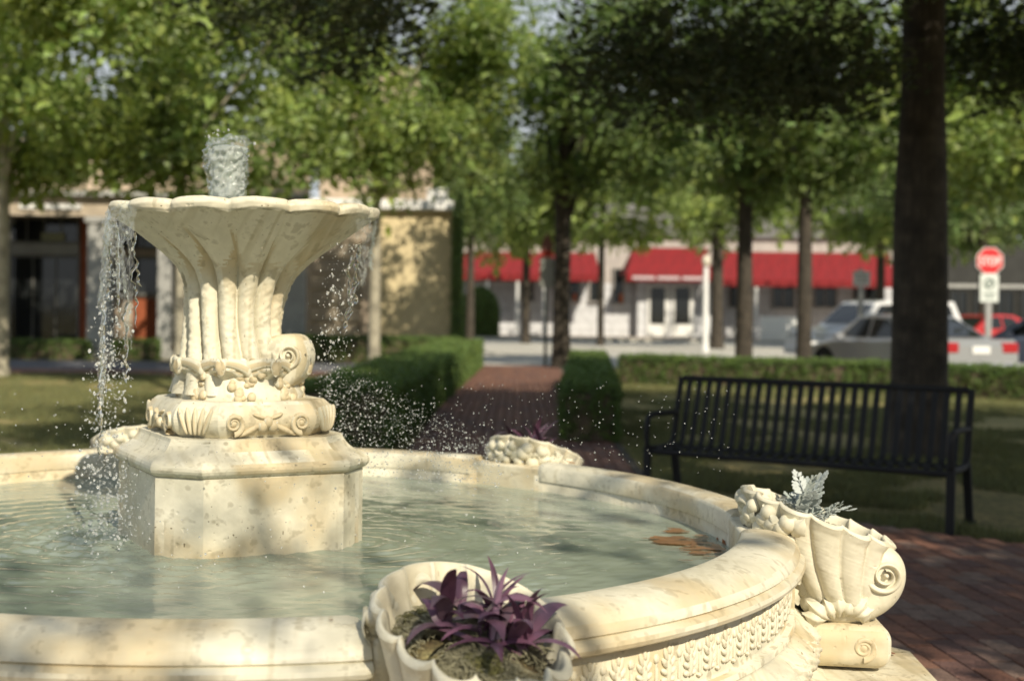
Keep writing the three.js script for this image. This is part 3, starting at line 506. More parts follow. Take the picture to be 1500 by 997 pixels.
  for (let i = 0; i < 8; i++) { const a = (i + 0.5) / 8 * TAU + 0.1; mesh('fruit_cluster', rose, M.stone, neck, [0.205 * Math.sin(a), 1.222, 0.205 * Math.cos(a)], [-0.3, a, 0]); mesh('fruit_cluster', rose, M.stone, neck, [0.182 * Math.sin(a + 0.12), 1.272, 0.182 * Math.cos(a + 0.12)], [-0.5, a, 0.5]); }
  // fluted bowl
  const N = 14, prf = [[1.2, 0.2], [1.26, 0.182], [1.32, 0.168], [1.4, 0.157], [1.46, 0.157], [1.52, 0.163], [1.575, 0.178], [1.62, 0.206], [1.66, 0.25], [1.7, 0.304], [1.74, 0.362], [1.765, 0.4], [1.78, 0.424], [1.787, 0.438]];
  const cv = new THREE.CatmullRomCurve3(prf.map(([y, r]) => new THREE.Vector3(r, y, 0))), pts = cv.getSpacedPoints(110);
  const L = (f) => Math.pow(Math.abs(Math.sin(f * N / 2)), 0.6), lean = (y) => lerp(-0.028, 0.008, smooth(1.4, 1.75, y));
  const bowl = grid(N * 16, 110, (u, v) => {
    const p = pts[Math.round(v * 110)], f = u * TAU, l = L(f), tw = 0.5 * Math.pow(1 - v, 2.0), a = f + tw, amp = lerp(0.26, 0.066, smooth(0.3, 0.97, v));
    const rope = 0.0022 * (Math.sin(v * 190 + 9 * noise3(u * 30, v * 7, 3) + 2.2 * Math.cos(f * N)) * 0.4 + 2 * (noise3(u * 70, v * 75, 8) - 0.5)) * smooth(0.02, 0.1, v) * smooth(0.74, 0.5, v) * l;
    const r = p.x * (1 + amp * (l - 0.72)) + rope + 0.003 * (noise3(u * 40, v * 20, 1) - 0.5), up = smooth(0.85, 1, v) * 0.008 * (l - 0.6) + smooth(0.85, 1, v) * 0.008 * (noise3(Math.cos(f) * 3, 2, Math.sin(f) * 3) - 0.5);
    const ox = lean(p.y); return [r * Math.sin(a) + ox * 0.906, p.y + up, r * Math.cos(a) + ox * 0.423];
  }, true);
  const bw = mesh('bowl', boxUV(bowl), M.stone, centre);
  const lip = grid(N * 16, 24, (u, v) => {
    const f = u * TAU, l = L(f), prof = [[0.438, 1.787], [0.448, 1.794], [0.453, 1.81], [0.447, 1.823], [0.432, 1.828], [0.412, 1.822], [0.36, 1.77], [0.2, 1.73], [0.01, 1.72]], k = v * 8, i = Math.min(7, Math.floor(k)), r = lerp(prof[i][0], prof[i + 1][0], k - i), y = lerp(prof[i][1], prof[i + 1][1], k - i);
    const e = smooth(0.5, 0.9, r / 0.45), q = r * (1 + 0.066 * (l - 0.72)) + 0.004 * (noise3(u * 60, v * 9, 6) - 0.5); return [q * Math.sin(f) + 0.008 * 0.906, y + (0.008 * (l - 0.6) + 0.008 * (noise3(Math.cos(f) * 3, 2, Math.sin(f) * 3) - 0.5)) * e + 0.005 * (noise3(u * 70, v * 9, 4) - 0.5) * e, q * Math.cos(f) + 0.008 * 0.423];
  }, true);
  mesh('bowl_lip', boxUV(lip), M.stone, bw);
  const sc = mesh('scroll', boxUV(shellParts.rawVol.scale(0.84, 0.84, 0.84).translate(0.033, 1.2, 0).rotateY(-35 * PI / 180)), M.stone, centre);
}
// ---------------------------------------------------------------- water
{
  const R0 = 1.653, g = grid(420, 200, (u, v) => {
    const a = u * TAU, r = R0 * v, x = r * Math.sin(a), z = r * Math.cos(a);
    const d1 = Math.hypot(x + 0.42, z - 0.02), d2 = Math.hypot(x - 0.42, z - 0.1), d3 = Math.hypot(x + 0.1, z - 0.52);
    let y = 0.0042 * (fbm3(x * 4.5, 0.3, z * 7, 3) - 0.5) + 0.0022 * (noise3(x * 17, 2, z * 26) - 0.5) + 0.0014 * (noise3(x * 44, 5, z * 60) - 0.5);
    y += 0.005 * Math.sin(d1 * 62) * Math.exp(-d1 * 2.2) + 0.0025 * Math.sin(d2 * 75) * Math.exp(-d2 * 3) + 0.002 * Math.sin(d3 * 80) * Math.exp(-d3 * 4);
    y += 0.02 * (fbm3(x * 26, 8, z * 26, 3) - 0.5) * (Math.exp(-d1 * d1 * 7) + 0.45 * Math.exp(-d3 * d3 * 12));
    return [x, 0.712 + y, z];
  });
  const w = struct('water', g, M.water, [FX, 0, FZ]);
}
{
  const nu = 120, nv = 120, pos = [], idx = [], keep = [];  // orange brown patch of the pool, built as a thin film added on the water
  for (let j = 0; j <= nv; j++) for (let i = 0; i <= nu; i++) { const x = 1.2 + 0.42 * i / nu, z = -0.22 + 0.6 * j / nv, r = Math.hypot(x, z), e = Math.hypot((x - 1.535) / 0.095, (z - 0.1) / 0.2); pos.push(x, 0.7185 + 0.002 * noise3(x * 30, 1, z * 30), z); keep.push(r < 1.642 && fbm3(x * 11, 2, z * 26, 4) > 0.3 + 0.24 * e); }
  for (let j = 0; j < nv; j++) for (let i = 0; i < nu; i++) { const a = j * (nu + 1) + i, b = a + 1, c = a + nu + 1, d = c + 1; if (keep[a] && keep[b] && keep[c] && keep[d]) idx.push(a, c, d, a, d, b); }
  const g = new THREE.BufferGeometry(); g.setAttribute('position', new THREE.Float32BufferAttribute(pos, 3)); g.setIndex(idx); g.computeVertexNormals();
  tag(mesh('orange_film', boxUV(g, 3), phys({ color: lin(0.62, 0.3, 0.1), map: brickGrain, roughness: 0.3, transmission: 0.55, side: THREE.DoubleSide }), scene, [FX, 0, FZ]), 'orange brown film lying on the water beside the rim', 'water_film');
}
const spray = (seed) => { const R = rng(seed); return { R, n: () => (R() + R() + R() - 1.5) / 1.5 }; };
const dropGeo = new THREE.IcosahedronGeometry(1, 2);
const CX = FX + 0.018, CZ = FZ, YR = 1.82;
{ // jet in the bowl
  const jet = thing('water_jet', 'bubbling water jet rising from the middle of the bowl', 'water jet', [CX - 0.06, 0, CZ]);
  const g = grid(64, 60, (u, v) => {
    const a = u * TAU, t = v, r0 = t < 0.25 ? lerp(0.09, 0.058, smooth(0, 0.25, t)) : lerp(0.058, 0.08, t * t), cap = t > 0.9 ? Math.sqrt(Math.max(0, 1 - Math.pow((t - 0.9) / 0.1, 2))) : 1;
    const n = fbm3(Math.cos(a) * 2.2 + 5, t * 9, Math.sin(a) * 2.2, 3) - 0.5, m = noise3(Math.cos(a) * 7, t * 26, Math.sin(a) * 7) - 0.5;
    const r = Math.max(0.0005, (r0 * (1 + 0.6 * n + 0.55 * m * t)) * Math.max(0.02, cap)), top = 0.045 * (fbm3(Math.cos(a) * 2, 3, Math.sin(a) * 2, 2) - 0.5) * smooth(0.6, 1, t);
    return [r * Math.sin(a), 1.79 + 0.275 * Math.min(t, 0.97) + top, r * Math.cos(a)];
  }, true);
  const g2 = grid(48, 40, (u, v) => { const a = u * TAU, n = noise3(Math.cos(a) * 5 + 9, v * 18, Math.sin(a) * 5) - 0.5, r = (0.05 + 0.032 * (1 - smooth(0, 0.22, v)) + 0.01 * v * v) * (1 + 0.6 * n) * (v > 0.92 ? Math.sqrt(Math.max(0.001, 1 - Math.pow((v - 0.92) / 0.08, 2))) : 1); return [r * Math.sin(a), 1.79 + 0.25 * v, r * Math.cos(a)]; }, true);
  mesh('outer_water', g, M.film, jet); mesh('foaming_core', g2, M.froth, jet);
  const { R, n } = spray(4), l = [];
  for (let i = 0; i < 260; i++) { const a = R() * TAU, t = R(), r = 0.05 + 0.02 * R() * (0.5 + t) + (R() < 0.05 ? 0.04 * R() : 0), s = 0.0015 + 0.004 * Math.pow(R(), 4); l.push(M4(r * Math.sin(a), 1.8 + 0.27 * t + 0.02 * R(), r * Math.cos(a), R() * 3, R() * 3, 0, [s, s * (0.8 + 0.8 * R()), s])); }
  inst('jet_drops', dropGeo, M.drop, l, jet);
  const bw = grid(80, 20, (u, v) => { const a = u * TAU, r = 0.418 * v; return [r * Math.sin(a) + 0.055, 1.812 + 0.012 * (fbm3(r * Math.sin(a) * 14, 2, r * Math.cos(a) * 14, 3) - 0.5) + 0.02 * Math.exp(-r * r * 60), r * Math.cos(a)]; });
  const pool = mesh('bowl_water', bw, M.water, jet);
}
function sheet(a0, a1, v0, drop, seed, holes, thick = 0.9) {  // film of water leaving the lip between two bearings
  const nu = 60, nv = 90, pos = [], idx = [], keep = [], W1 = nu + 1;
  for (let j = 0; j <= nv; j++) for (let i = 0; i <= nu; i++) {
    const u = i / nu, v = j / nv, c = 1 - 0.55 * smooth(0.1, 0.9, v), a = lerp(a0, a1, 0.5 + (u - 0.5) * c) + 0.09 * (noise3(v * 5, seed, 1) - 0.5) * v, fall = drop * v, t = Math.sqrt(2 * fall / 9.8), k = v < 0.1 ? smooth(0, 0.1, v) : 1;
    const r = 0.452 + v0 * t + 0.03 * (fbm3(u * 5, v * 9, seed, 3) - 0.5) * k + 0.014 * (noise3(u * 16, v * 26, seed) - 0.5) * k;
    pos.push(r * Math.sin(a), YR - 0.004 - fall + 0.01 * (noise3(u * 9, 2, seed) - 0.5), r * Math.cos(a));
    const h = fbm3(u * 4.5, v * 7, seed + 3, 3), edge = Math.min(u, 1 - u) * 2.2;
    keep.push(h + 0.14 * Math.min(1, edge) > 0.36 + holes * v + 0.12 * smooth(0.85, 1, v));
  }
  for (let j = 0; j < nv; j++) for (let i = 0; i < nu; i++) { const a = j * W1 + i, b = a + 1, c = a + W1, d = c + 1; if (keep[a] && keep[b] && keep[c] && keep[d]) idx.push(a, d, b, a, c, d); }
  const g = new THREE.BufferGeometry(); g.setAttribute('position', new THREE.Float32BufferAttribute(pos, 3)); g.setIndex(idx); g.computeVertexNormals(); return g;
}
function strandOf(a, v0, y0, y1, rad, seed) {
  const R = rng(seed), pts = [], rr = []; const n = 16;
  for (let i = 0; i <= n; i++) { const t = i / n, y = lerp(y0, y1, t), tt = Math.sqrt(Math.max(0, 2 * (YR - y) / 9.8)), r = 0.45 + v0 * tt + (R() - 0.5) * 0.012, b = a + (noise3(t * 5, seed, 2) - 0.5) * 0.11; pts.push([r * Math.sin(b), y, r * Math.cos(b)]); rr.push(rad * (0.35 + 1.3 * R())); }
  rr[0] = rad * 1.2; rr[n] = 0.0008; return taperTube(pts, rr, 7, true, 0.4, seed);
}
{
  const D = PI / 180, fallA = thing('falling_water', 'sheet and strands of water pouring off the bowl towards the lawn side', 'water', [CX, 0, CZ]);
  for (const [a0, a1, v0, dr, s, h] of [[-100, -60, 0.09, 0.34, 3, 0.09], [-86, -66, 0.05, 0.66, 17, 0.2], [-64, -42, 0.03, 0.3, 29, 0.2], [-60, -46, -0.08, 0.5, 35, 0.22]]) mesh('water_sheet', sheet(a0 * D, a1 * D, v0, dr, s, h), M.film, fallA);
  let k = 0;
  for (const [a, v0, y0, y1, r] of [[-82, 0.07, 1.45, 1.2, 0.005], [-75, 0.06, 1.5, 1.12, 0.006], [-79, 0.05, 1.2, 0.98, 0.004], [-66, 0.03, 1.7, 1.5, 0.004], [-58, 0.0, 1.76, 1.45, 0.004], [-54, -0.06, 1.5, 1.24, 0.004], [-49, -0.1, 1.62, 1.42, 0.003], [-90, 0.09, 1.5, 1.34, 0.004], [-44, -0.08, 1.72, 1.55, 0.003], [-70, 0.04, 1.4, 1.2, 0.004]]) mesh('water_strand', strandOf(a * D, v0, y0, y1, r, 60 + k++), M.clear, fallA);
  const { R, n } = spray(8), l = [];
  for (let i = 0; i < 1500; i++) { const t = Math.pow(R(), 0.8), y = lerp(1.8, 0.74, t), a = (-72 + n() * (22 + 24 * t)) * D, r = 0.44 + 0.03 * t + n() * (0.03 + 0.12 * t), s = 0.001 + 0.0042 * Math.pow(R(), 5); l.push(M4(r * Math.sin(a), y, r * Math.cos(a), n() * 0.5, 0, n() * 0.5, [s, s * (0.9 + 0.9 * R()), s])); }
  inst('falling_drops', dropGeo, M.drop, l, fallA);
  const fallB = thing('falling_water', 'small ragged trickle of water off the bowl above the scroll', 'water', [CX, 0, CZ]);
  for (const [a0, a1, v0, dr, s, h] of [[62, 82, -0.12, 0.27, 71, 0.06], [84, 98, -0.1, 0.2, 83, 0.12]]) mesh('water_sheet', sheet(a0 * D, a1 * D, v0, dr, s, h), M.film, fallB);
  for (const [a, v0, y0, y1, r] of [[66, -0.22, 1.66, 1.42, 0.005], [72, -0.2, 1.7, 1.5, 0.006], [78, -0.3, 1.6, 1.44, 0.004], [20, -0.9, 1.78, 1.65, 0.002]]) mesh('water_strand', strandOf(a * D, v0, y0, y1, r, 90 + k++), M.clear, fallB);
  const l2 = [];
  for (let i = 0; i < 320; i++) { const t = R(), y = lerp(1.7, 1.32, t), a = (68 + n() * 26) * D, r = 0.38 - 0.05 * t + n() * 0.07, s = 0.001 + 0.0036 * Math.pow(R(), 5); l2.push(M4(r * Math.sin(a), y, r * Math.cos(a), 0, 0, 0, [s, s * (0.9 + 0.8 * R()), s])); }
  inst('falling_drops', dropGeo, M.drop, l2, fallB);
  // fine spray thrown up where the water strikes the stone, and stray drops over the pool
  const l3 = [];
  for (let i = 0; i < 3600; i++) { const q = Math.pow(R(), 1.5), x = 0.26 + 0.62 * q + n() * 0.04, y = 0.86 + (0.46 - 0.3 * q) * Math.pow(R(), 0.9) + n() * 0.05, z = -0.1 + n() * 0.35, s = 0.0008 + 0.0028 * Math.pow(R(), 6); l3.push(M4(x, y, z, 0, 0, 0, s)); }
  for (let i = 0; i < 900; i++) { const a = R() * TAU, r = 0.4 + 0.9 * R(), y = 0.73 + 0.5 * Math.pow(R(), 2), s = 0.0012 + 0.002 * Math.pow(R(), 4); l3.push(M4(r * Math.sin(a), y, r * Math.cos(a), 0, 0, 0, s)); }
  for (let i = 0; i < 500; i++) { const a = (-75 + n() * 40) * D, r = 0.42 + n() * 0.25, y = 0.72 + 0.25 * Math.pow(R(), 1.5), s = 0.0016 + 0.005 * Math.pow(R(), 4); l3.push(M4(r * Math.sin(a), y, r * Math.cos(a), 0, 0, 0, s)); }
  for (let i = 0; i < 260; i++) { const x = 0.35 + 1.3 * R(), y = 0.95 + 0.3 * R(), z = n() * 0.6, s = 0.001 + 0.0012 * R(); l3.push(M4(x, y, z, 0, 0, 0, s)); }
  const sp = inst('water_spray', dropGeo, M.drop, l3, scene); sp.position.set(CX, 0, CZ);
  tag(sp, 'fine spray of water drops flying about the fountain pedestal', 'water spray');
}

// ---------------------------------------------------------------- plants in the planters
function lance(len, wid, bend, fold, tipUp = 0) {  // folded, bending blade
  return grid(6, 12, (u, v) => { const x = (u - 0.5) * 2, w = wid * Math.pow(Math.sin(PI * Math.min(0.999, 0.12 + 0.88 * v)), 0.8) * (1 - 0.25 * v), a = bend * v * v, s = v * len; return [x * w * Math.cos(fold), s * Math.cos(a * 0.6) + Math.abs(x) * w * 0.0, s * Math.sin(a * 0.6) - Math.abs(x) * w * Math.sin(fold) * -1 + tipUp * v * v]; });
}
const purple = [[0.2, 0.09, 0.15], [0.15, 0.066, 0.11], [0.25, 0.13, 0.195], [0.15, 0.09, 0.115]].map((c) => phys({ color: lin(...c), map: tex(64, (u, v) => { const k = 190 + 65 * tfbm(u, v, 6, 7, 3); return [k, k, k]; }), roughness: 0.38, sheen: 0.4, sheenRoughness: 0.5, sheenColor: lin(0.5, 0.4, 0.5), transmission: 0.12, side: THREE.DoubleSide }));
function purplePlant(pl, label, n, size, seed, extra) {
  const g = thing('purple_plant', label, 'plant', [0, 0, 0], 0, 'purple plants in the shell planters'); g.position.copy(pl.position); g.position.y += 0.258; g.rotation.y = pl.rotation.y;
  const R = rng(seed), geos = [lance(0.15, 0.018, 0.8, 0.4), lance(0.12, 0.02, 1.4, 0.3), lance(0.18, 0.016, 0.5, 0.45), lance(0.1, 0.021, 1.1, 0.25)].map((q) => boxUV(q, 6));
  const hubs = [[0, 0.03, -0.02], [-0.05, 0.035, -0.08], [0.04, 0.015, -0.07], [-0.03, 0.03, 0.045], [0.06, 0.0, -0.02], [-0.08, 0.05, -0.01], ...(extra || [])];
  for (const [x, y, z] of hubs) mesh('stem', taperTube([[x * 0.6, -0.03, z * 0.6], [x * 0.8, y * 0.5, z * 0.8], [x, y + 0.03, z]], [0.006, 0.005, 0.004], 7), purple[2], g);
  for (let i = 0; i < n; i++) {
    const h = hubs[i % hubs.length], a = R() * TAU, tilt = 0.25 + R() * 1.1, m = mesh('leaf', geos[Math.floor(R() * 4)], purple[Math.floor(R() * 4)], g, [h[0] + (R() - 0.5) * 0.012, h[1] + 0.012 + R() * 0.03, h[2] + (R() - 0.5) * 0.012]);
    m.rotation.set(tilt, a, (R() - 0.5) * 0.4, 'YXZ'); if (i < n * 0.2) m.rotation.x = 0.1 + 0.3 * R();
    m.scale.setScalar(size * (0.75 + 0.5 * R()) * (i < n * 0.3 ? 0.95 : 1));
  }
  return g;
}
purplePlant(planters[0], 'large purple plant with spiky lance leaves in the moss filled shell planter', 48, 0.98, 6, [[0.06, -0.01, -0.09], [0.03, 0.0, -0.11]]);
purplePlant(planters[2], 'small purple plant peeping over the fruit carved planter by the brick path', 26, 1.0, 9);
{
  const pl = planters[1], g = thing('silver_plant', 'silver grey plant with feathery lobed leaves in the planter facing the bench', 'plant'); g.position.copy(pl.position); g.position.y += 0.265; g.rotation.y = pl.rotation.y; g.scale.setScalar(1.2);
  const mats = [[0.36, 0.4, 0.38], [0.3, 0.34, 0.31], [0.42, 0.45, 0.43]].map((c) => phys({ color: lin(...c), roughness: 0.9, sheen: 0.6, sheenColor: lin(0.8, 0.85, 0.8), side: THREE.DoubleSide }));
  const fern = (len, seed) => {  // pinnate leaf with rounded lobes
    const R = rng(seed), l = [taperTube([[0, 0, 0], [0, len * 0.5, -0.008], [0, len, 0.012]], [0.0022, 0.0018, 0.001], 5)], lobe = (w, h) => { const s = new THREE.Shape(); s.moveTo(0, 0); s.bezierCurveTo(-w * 0.4, h * 0.3, -w, h * 0.5, -w * 0.85, h * 0.8); s.lineTo(-w * 0.45, h * 0.72); s.lineTo(-w * 0.35, h); s.lineTo(w * 0.3, h); s.lineTo(w * 0.4, h * 0.72); s.lineTo(w * 0.85, h * 0.8); s.bezierCurveTo(w, h * 0.5, w * 0.4, h * 0.3, 0, 0); return new THREE.ExtrudeGeometry(s, { depth: 0.0012, bevelEnabled: false, curveSegments: 4 }); };
    for (let i = 0; i < 7; i++) for (const s of [-1, 1]) { const t = 0.22 + i * 0.11, h = len * (0.34 - 0.032 * i); l.push(lobe(h * 0.34, h).rotateX((R() - 0.5) * 0.5).rotateZ(-s * (1.05 - 0.05 * i)).translate(0, t * len, 0.004 * t - 0.004)); }
    l.push(lobe(len * 0.08, len * 0.2).translate(0, len * 0.9, 0.008)); return flat3(l);
  };
  const fg = [boxUV(fern(0.12, 1)), boxUV(fern(0.1, 2)), boxUV(fern(0.08, 3))], R = rng(12);
  for (let i = 0; i < 19; i++) { const a = R() * TAU, up = i < 4, m = mesh('leaf', fg[up ? 0 : i % 3], mats[i % 3], g, [-0.03 + (R() - 0.5) * 0.05, 0.0 + (up ? 0.045 : R() * 0.04), (R() - 0.5) * 0.05]); m.rotation.set(up ? 0.12 + 0.5 * R() : 0.6 + R() * 0.7, a, 0, 'YXZ'); }
  for (let i = 0; i < 3; i++) mesh('stem', taperTube([[-0.03, -0.03, 0], [-0.03 + 0.01 * (i - 1), 0.03, 0.01 * i], [-0.03 + 0.02 * (i - 1), 0.08, 0.01 * i]], [0.004, 0.003, 0.002], 6), mats[1], g);
}
// a few fallen leaves
{
  const lm = [[0.16, 0.06, 0.03], [0.3, 0.13, 0.04], [0.2, 0.1, 0.04]].map((c) => stdm({ color: lin(...c), roughness: 0.7, side: THREE.DoubleSide })), lg = lance(0.07, 0.014, 0.25, 0.3);
  const drop1 = (label, pos, turn, s, k) => { const m = mesh('fallen_leaf', lg, lm[k], scene, pos, [-PI / 2 + 0.05, 0, turn]); m.scale.setScalar(s); tag(m, label, 'leaf', 'fallen leaves'); };
  const pt = (deg, r, y) => [FX + r * Math.sin(deg * PI / 180), y, FZ + r * Math.cos(deg * PI / 180)];
  drop1('dry brown leaf lying on the stone slab under the scroll planter', pt(84, 2.17, 0.396), 1.3, 1.0, 0);
  drop1('orange leaf lying on the rim beside the fruit carved planter', pt(131, 1.75, 0.834), 0.8, 0.7, 1);
  drop1('tiny dark leaf lying on the rim beside the purple plant', pt(13.2, 1.73, 0.835), 2.2, 0.2, 0);
}

// ---------------------------------------------------------------- bench
{
  const fl = [2.04, -10.05], fr = [3.84, -8.8], dx = fr[0] - fl[0], dz = fr[1] - fl[1], L = Math.hypot(dx, dz);
  const b = thing('park_bench', 'black metal slatted park bench standing on the edge of the bricks', 'bench', [(fl[0] + fr[0]) / 2, 0, (fl[1] + fr[1]) / 2], Math.atan2(-dz, dx));
  // local: x along the bench, +z to the front
  const prof = [[0.0, 0.4], [-0.01, 0.43], [-0.05, 0.445], [-0.2, 0.43], [-0.38, 0.42], [-0.46, 0.44], [-0.5, 0.52], [-0.56, 0.7], [-0.62, 0.88], [-0.645, 0.945]];
  const cv = new THREE.CatmullRomCurve3(prof.map(([z, y]) => new THREE.Vector3(0, y, z))), pts = cv.getSpacedPoints(34), w = 0.042, th = 0.007;
  const slat = (() => { const f = [], n = pts.length; for (const [x, s] of [[-w / 2, 1], [w / 2, 1], [w / 2, -1], [-w / 2, -1]]) f.push([x, s]); const pos = [], idx = []; pts.forEach((p, i) => { const t = cv.getTangent(i / (n - 1)), nn = [t.z, -t.y]; f.forEach(([x, s]) => pos.push(x, p.y + nn[0] * s * th / 2, p.z + nn[1] * s * th / 2)); }); for (let i = 0; i < n - 1; i++) for (let j = 0; j < 4; j++) { const a = i * 4 + j, c = i * 4 + (j + 1) % 4; idx.push(a, c, c + 4, a, c + 4, a + 4); } const g = new THREE.BufferGeometry(); g.setAttribute('position', new THREE.Float32BufferAttribute(pos, 3)); g.setIndex(idx); return toCreasedNormals(g, 0.5); })();
  const ns = 26; for (let i = 0; i < ns; i++) mesh('slat', slat, M.black, b, [-L / 2 + 0.09 + i * (L - 0.18) / (ns - 1), 0, 0]);
  const rail = (z, y, r) => new THREE.CylinderGeometry(r, r, L - 0.06, 12).rotateZ(PI / 2).translate(0, y, z);
  mesh('top_rail', rail(-0.648, 0.945, 0.022), M.black, b); mesh('seat_rail', rail(-0.005, 0.41, 0.022), M.black, b); mesh('seat_rail', rail(-0.45, 0.41, 0.02), M.black, b);
  for (const s of [-1, 1]) {
    const x = s * (L / 2 - 0.01);
    mesh('arm', taperTube([[x, 0.44, 0.02], [x, 0.6, 0.03], [x, 0.665, 0.0], [x, 0.685, -0.1], [x, 0.685, -0.3], [x, 0.675, -0.55]], [0.022, 0.024, 0.024, 0.022], 8), M.black, b);
    mesh('side_frame', taperTube([[x, 0.43, 0.0], [x, 0.42, -0.3], [x, 0.45, -0.48], [x, 0.7, -0.565], [x, 0.95, -0.65]], [0.026, 0.026, 0.026, 0.024], 8), M.black, b);
    for (const [z0, z1] of [[0.01, 0.03], [-0.5, -0.62]]) { const l = mesh('leg', rbox(0.055, 0.44, 0.05, 0.01, 0, 0, 0), M.black, b, [x, 0.225, (z0 + z1) / 2], [Math.atan2(z0 - z1, 0.44), 0, 0]); mesh('foot', cyl(0.045, 0.05, 0.015, 0, -0.217, 0, 16), M.black, l); }
  }
}

// ---------------------------------------------------------------- foliage
const hedgeNames = 'clipped hedges of the garden';
function cluster(n, len, wid, spread, seed) {
  const R = rng(seed), pos = [];
  for (let i = 0; i < n; i++) {
    const c = new THREE.Vector3((R() - 0.5) * spread, (R() - 0.5) * spread * 0.7, (R() - 0.5) * spread), e = new THREE.Euler((R() - 0.35) * 1.7, R() * TAU, (R() - 0.5) * 1.5), s = 0.7 + R() * 0.6, f = 0.25;
    const q = [[0, 0, 0], [-wid / 2, f * wid, len * 0.42], [0, 0, len], [wid / 2, f * wid, len * 0.42]].map((p) => new THREE.Vector3(...p).multiplyScalar(s).applyEuler(e).add(c));
    for (const k of [0, 2, 1, 0, 3, 2]) pos.push(q[k].x, q[k].y, q[k].z);
  }
  const g = new THREE.BufferGeometry(); g.setAttribute('position', new THREE.Float32BufferAttribute(pos, 3)); g.computeVertexNormals(); return g;
}
const CL = { elm: cluster(12, 0.22, 0.13, 0.6, 1), oak: cluster(16, 0.095, 0.04, 0.34, 2), hedge: cluster(14, 0.034, 0.02, 0.09, 3), far: cluster(10, 0.28, 0.17, 0.7, 4) };
const tints = (R, n, lo = 0.7, hi = 1.3) => Array.from({ length: n }, () => { const k = lerp(lo, hi, R()), y = (R() - 0.5) * 0.25; return lin(k * (1 + y), k, k * (1 - y)); });
const leafVC = new Map();
function tree(o) {  // o: name, label, x, z, r, fork, top, lobes [[x,y,z,rx,ry,rz,count]], geo, mat, bark, lean
  const t = thing(o.name, o.label, 'tree', [o.x, 0, o.z], 0, o.group), R = rng(o.seed || 1), bark = o.bark || M.bark, ln = o.lean || [0, 0];
  const at = (y) => [ln[0] * y / o.fork, y, ln[1] * y / o.fork];
  const tr = mesh('trunk', boxUV(taperTube([[0, -0.05, 0], at(0.35), at(o.fork * 0.5), at(o.fork), [ln[0] * 1.1, o.top, ln[1] * 1.1]], [o.r * 1.45, o.r * 1.1, o.r, o.r * 0.86, o.r * 0.3], 16, true, 0.22, o.seed)), bark, t);
  const limbs = o.lobes.slice(o.limbFrom ?? 0, (o.limbFrom ?? 0) + (o.limbs ?? 9));
  limbs.forEach(([x, y, z], i) => { const f = at(o.fork * lerp(o.limbLow ?? 0.82, 1.25, (i % 4) / 3)); f[1] = Math.min(f[1], y - 0.2); mesh('limb', boxUV(taperTube([f, [lerp(f[0], x, 0.45) + (R() - 0.5) * 0.3, lerp(f[1], y, 0.4), lerp(f[2], z, 0.45) + (R() - 0.5) * 0.3], [x, y, z]], [o.r * 0.42, o.r * 0.28, o.r * 0.1], 8, true, 0.2, i)), bark, tr); });
  const ms = [], th = o.gap ?? 0.42, fr = o.freq ?? 1.1;
  for (const [x, y, z, rx, ry, rz, n] of o.lobes) for (let i = 0; i < n; i++) {
    const a = R() * TAU, cz = R() * 2 - 1, s = Math.sqrt(1 - cz * cz), rr = Math.pow(R(), 0.5), px = x + rx * rr * s * Math.cos(a), py = y + ry * rr * cz, pz = z + rz * rr * s * Math.sin(a);
    if (fbm3((px + o.x) * fr, py * fr * 1.25, (pz + o.z) * fr, 2) < th) continue;
    ms.push(M4(px, py, pz, (R() - 0.5) * 0.9, R() * TAU, (R() - 0.5) * 0.9, (o.scale ?? 1) * (0.55 + R() * R() * 1.2)));
  }
  if (o.geo === CL.far) inst('crown', o.geo, o.mat, ms, t, tints(R, ms.length));
  else {  // one mesh of all the leaves
    const src = o.geo.attributes.position, nn = o.geo.attributes.normal, c = src.count, pos = new Float32Array(ms.length * c * 3), nor = new Float32Array(ms.length * c * 3), col = new Float32Array(ms.length * c * 3), v = new THREE.Vector3(), tn = tints(R, ms.length), N3 = new THREE.Matrix3();
    ms.forEach((m, i) => { N3.getNormalMatrix(m); for (let k = 0; k < c; k++) { const q = (i * c + k) * 3; v.fromBufferAttribute(src, k).applyMatrix4(m); pos[q] = v.x; pos[q + 1] = v.y; pos[q + 2] = v.z; v.fromBufferAttribute(nn, k).applyMatrix3(N3).normalize(); nor[q] = v.x; nor[q + 1] = v.y; nor[q + 2] = v.z; col[q] = tn[i].r; col[q + 1] = tn[i].g; col[q + 2] = tn[i].b; } });
    const g = new THREE.BufferGeometry(); g.setAttribute('position', new THREE.BufferAttribute(pos, 3)); g.setAttribute('normal', new THREE.BufferAttribute(nor, 3)); g.setAttribute('color', new THREE.BufferAttribute(col, 3));
    let lm = leafVC.get(o.mat); if (!lm) { lm = o.mat.clone(); lm.vertexColors = true; leafVC.set(o.mat, lm); }
    mesh('crown', g, lm, t).userData.kind = 'stuff';
  }
  return t;
}
function lobes(cx, cy, cz, rx, ry, rz, k, lr, n, seed) { const R = rng(seed), l = []; for (let i = 0; i < k; i++) { const a = i * 2.399 + R(), y = 1 - 2 * (i + 0.5) / k, s = Math.sqrt(1 - y * y) * (0.55 + 0.45 * R()); const f = lr * (0.75 + 0.5 * R()); l.push([cx + rx * s * Math.cos(a), cy + ry * y * 0.85, cz + rz * s * Math.sin(a), f * 1.25, f * 0.75, f * 1.25, n]); } return l; }

